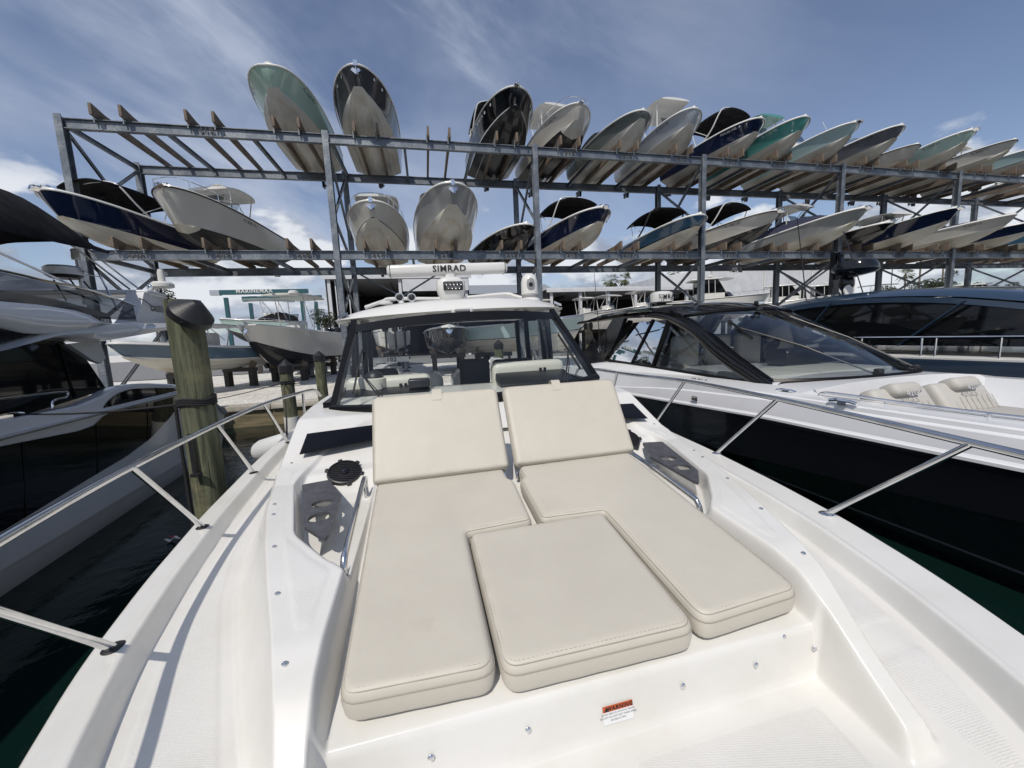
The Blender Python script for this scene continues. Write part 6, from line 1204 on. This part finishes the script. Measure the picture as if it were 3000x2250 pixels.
for k in (.35, .7): g = G(); v = va+(vb-va)*k; g.box(o_(ul+.2, v, zt-.9), (1.2, .5, .5), (V, A, Z)); obj('sling_trolley', g, TL, t)
# ---------------------------------------------------------------- vegetation
LEAF = mat('palm_leaf', (.06, .085, .025), .55, 0, None, (.9, (.11, .12, .045), .4, .7)); TRUNK = mat('palm_trunk', (.17, .14, .11), .9, bump=(12, .5)); BUSH = mat('dark_foliage', (.028, .042, .018), .7, 0, None, (1.1, (.055, .068, .028), .45, .65))
def palm(px, u, r, label):
    c = on_u(px[0], px[1], u); t = thing('palm_tree', label, 'palm', (c[0], c[1], GZ), group='fan palms beyond the sheds'); rn = random.Random(int(px[0]))
    g = G(); g.tube([(c[0], c[1], GZ), (c[0]+.15, c[1], (GZ+c[2])/2), (c[0], c[1], c[2])], [.28, .2, .22], 8); obj('trunk', g, TRUNK, t)
    g = G()
    for i in range(30):
        az_ = rn.uniform(0, 6.283); el = rn.uniform(-.95, 1.35); L_ = r*rn.uniform(.75, 1.1); d = np.array([math.cos(az_)*math.cos(el), math.sin(az_)*math.cos(el), math.sin(el)]); m_ = c+d*L_*.5; s_ = nrm(np.cross(d, Z)); u_ = np.cross(s_, d)
        g.tube([c, m_], .02, 3, cap=False)
        for k in range(-5, 6): a_ = k*.27; dd = nrm(d*math.cos(a_)+s_*math.sin(a_)); e = m_+dd*L_*.58*(1-.03*abs(k))-Z*(.16*L_*(1+.6*abs(k)/5)); w_ = u_*.035+s_*.035; mid = m_+dd*L_*.3; g.add([m_, mid-w_, e, mid+w_], [(0, 1, 2, 3)])
    g2 = G()
    for i in range(30):
        az_ = rn.uniform(0, 6.283); q = c+np.array([math.cos(az_), math.sin(az_), 0])*.3-Z*rn.uniform(.2, .5); e = q+np.array([math.cos(az_), math.sin(az_), 0])*rn.uniform(.1, .5)-Z*rn.uniform(.7, 1.5)*r*.5; s_ = nrm(np.cross(e-q, Z))*.12; g2.add([q-s_, q+s_, e+s_*.3, e-s_*.3], [(0, 1, 2, 3)])
    obj('crown', g, LEAF, t, smooth=False); obj('dead_fronds', g2, TRUNK, t, smooth=False)
palm((1320, 607), 92, 2.4, 'left taller fan palm of the pair beyond the low shed'); palm((1351, 604), 92, 2.3, 'right fan palm of the pair beyond the low shed'); palm((1318, 628), 88, 2.2, 'lowest fan palm just below the pair'); palm((1454, 590), 110, 2.4, 'fan palm crown peeping over the white warehouse roof'); palm((1956, 592), 95, 2.6, 'single fan palm standing right of the black mast')
def bush(px, u, r, label, n=2600, sq=.75):
    c = on_u(px[0], px[1], u); t = thing('leafy_tree', label, 'tree', (c[0], c[1], GZ), group='trees beyond the yard'); rn = np.random.default_rng(int(px[0])); g = G(); g.tube([(c[0], c[1], GZ), c-Z*r*.3], [.4, .2], 8); obj('trunk', g, TRUNK, t)
    g = G(); cl = [c+rn.normal(0, 1, 3)*np.array([r*.55, r*.45, r*.32]) for _ in range(16)]
    for i in range(n):
        q = cl[i % 16]; d = nrm(rn.normal(0, 1, 3)); p = q+d*np.array([1, 1, .7])*r*.42*rn.uniform(.6, 1.05); a_ = nrm(rn.normal(0, 1, 3)); b_ = nrm(np.cross(a_, d)); s_ = r*rn.uniform(.03, .065); g.add([p-a_*s_, p+b_*s_, p+a_*s_, p-b_*s_], [(0, 1, 2, 3)])
    obj('crown', g, BUSH, t, smooth=False)
bush((2015, 612), 80, 3.6, 'dark round tree behind the far right rack post'); bush((2130, 634), 85, 4.6, 'broad olive tree at the far right horizon'); bush((2225, 636), 85, 4.5, 'olive tree cut by the right edge of the photo'); bush((703, 690), 48, 1.6, 'small dark shrub beside the left post of the tall shed', 1400); bush((1905, 640), 75, 3.5, 'low dark tree behind the white pilothouse boats'); bush((330, 655), 120, 4, 'distant dark tree behind the silver yacht arch')
for i, (x, y, u, lab) in enumerate([(1990, 560, 85, 'tall utility pole right of the single palm'), (2040, 556, 90, 'utility pole behind the far right rack post')]):
    c = on_u(x, y, u); tag(obj('utility_pole', G().tube([(c[0], c[1], GZ), c+Z*4], .22, 8), TRUNK), lab, 'pole')
c = on_u(1928, 578, 40); t = thing('lamp_post', 'thin lamp post with a white gull-wing lamp right of the mast', 'lamp post', (c[0], c[1], GZ)); g = G(); g.tube([(c[0], c[1], GZ), c-Z*.1], .06, 8); obj('post', g, GALV, t); g = G(); g.rbox(c, (.9, .25, .14), .05, (V, A, Z)); obj('lamp_head', g, WHITE, t)
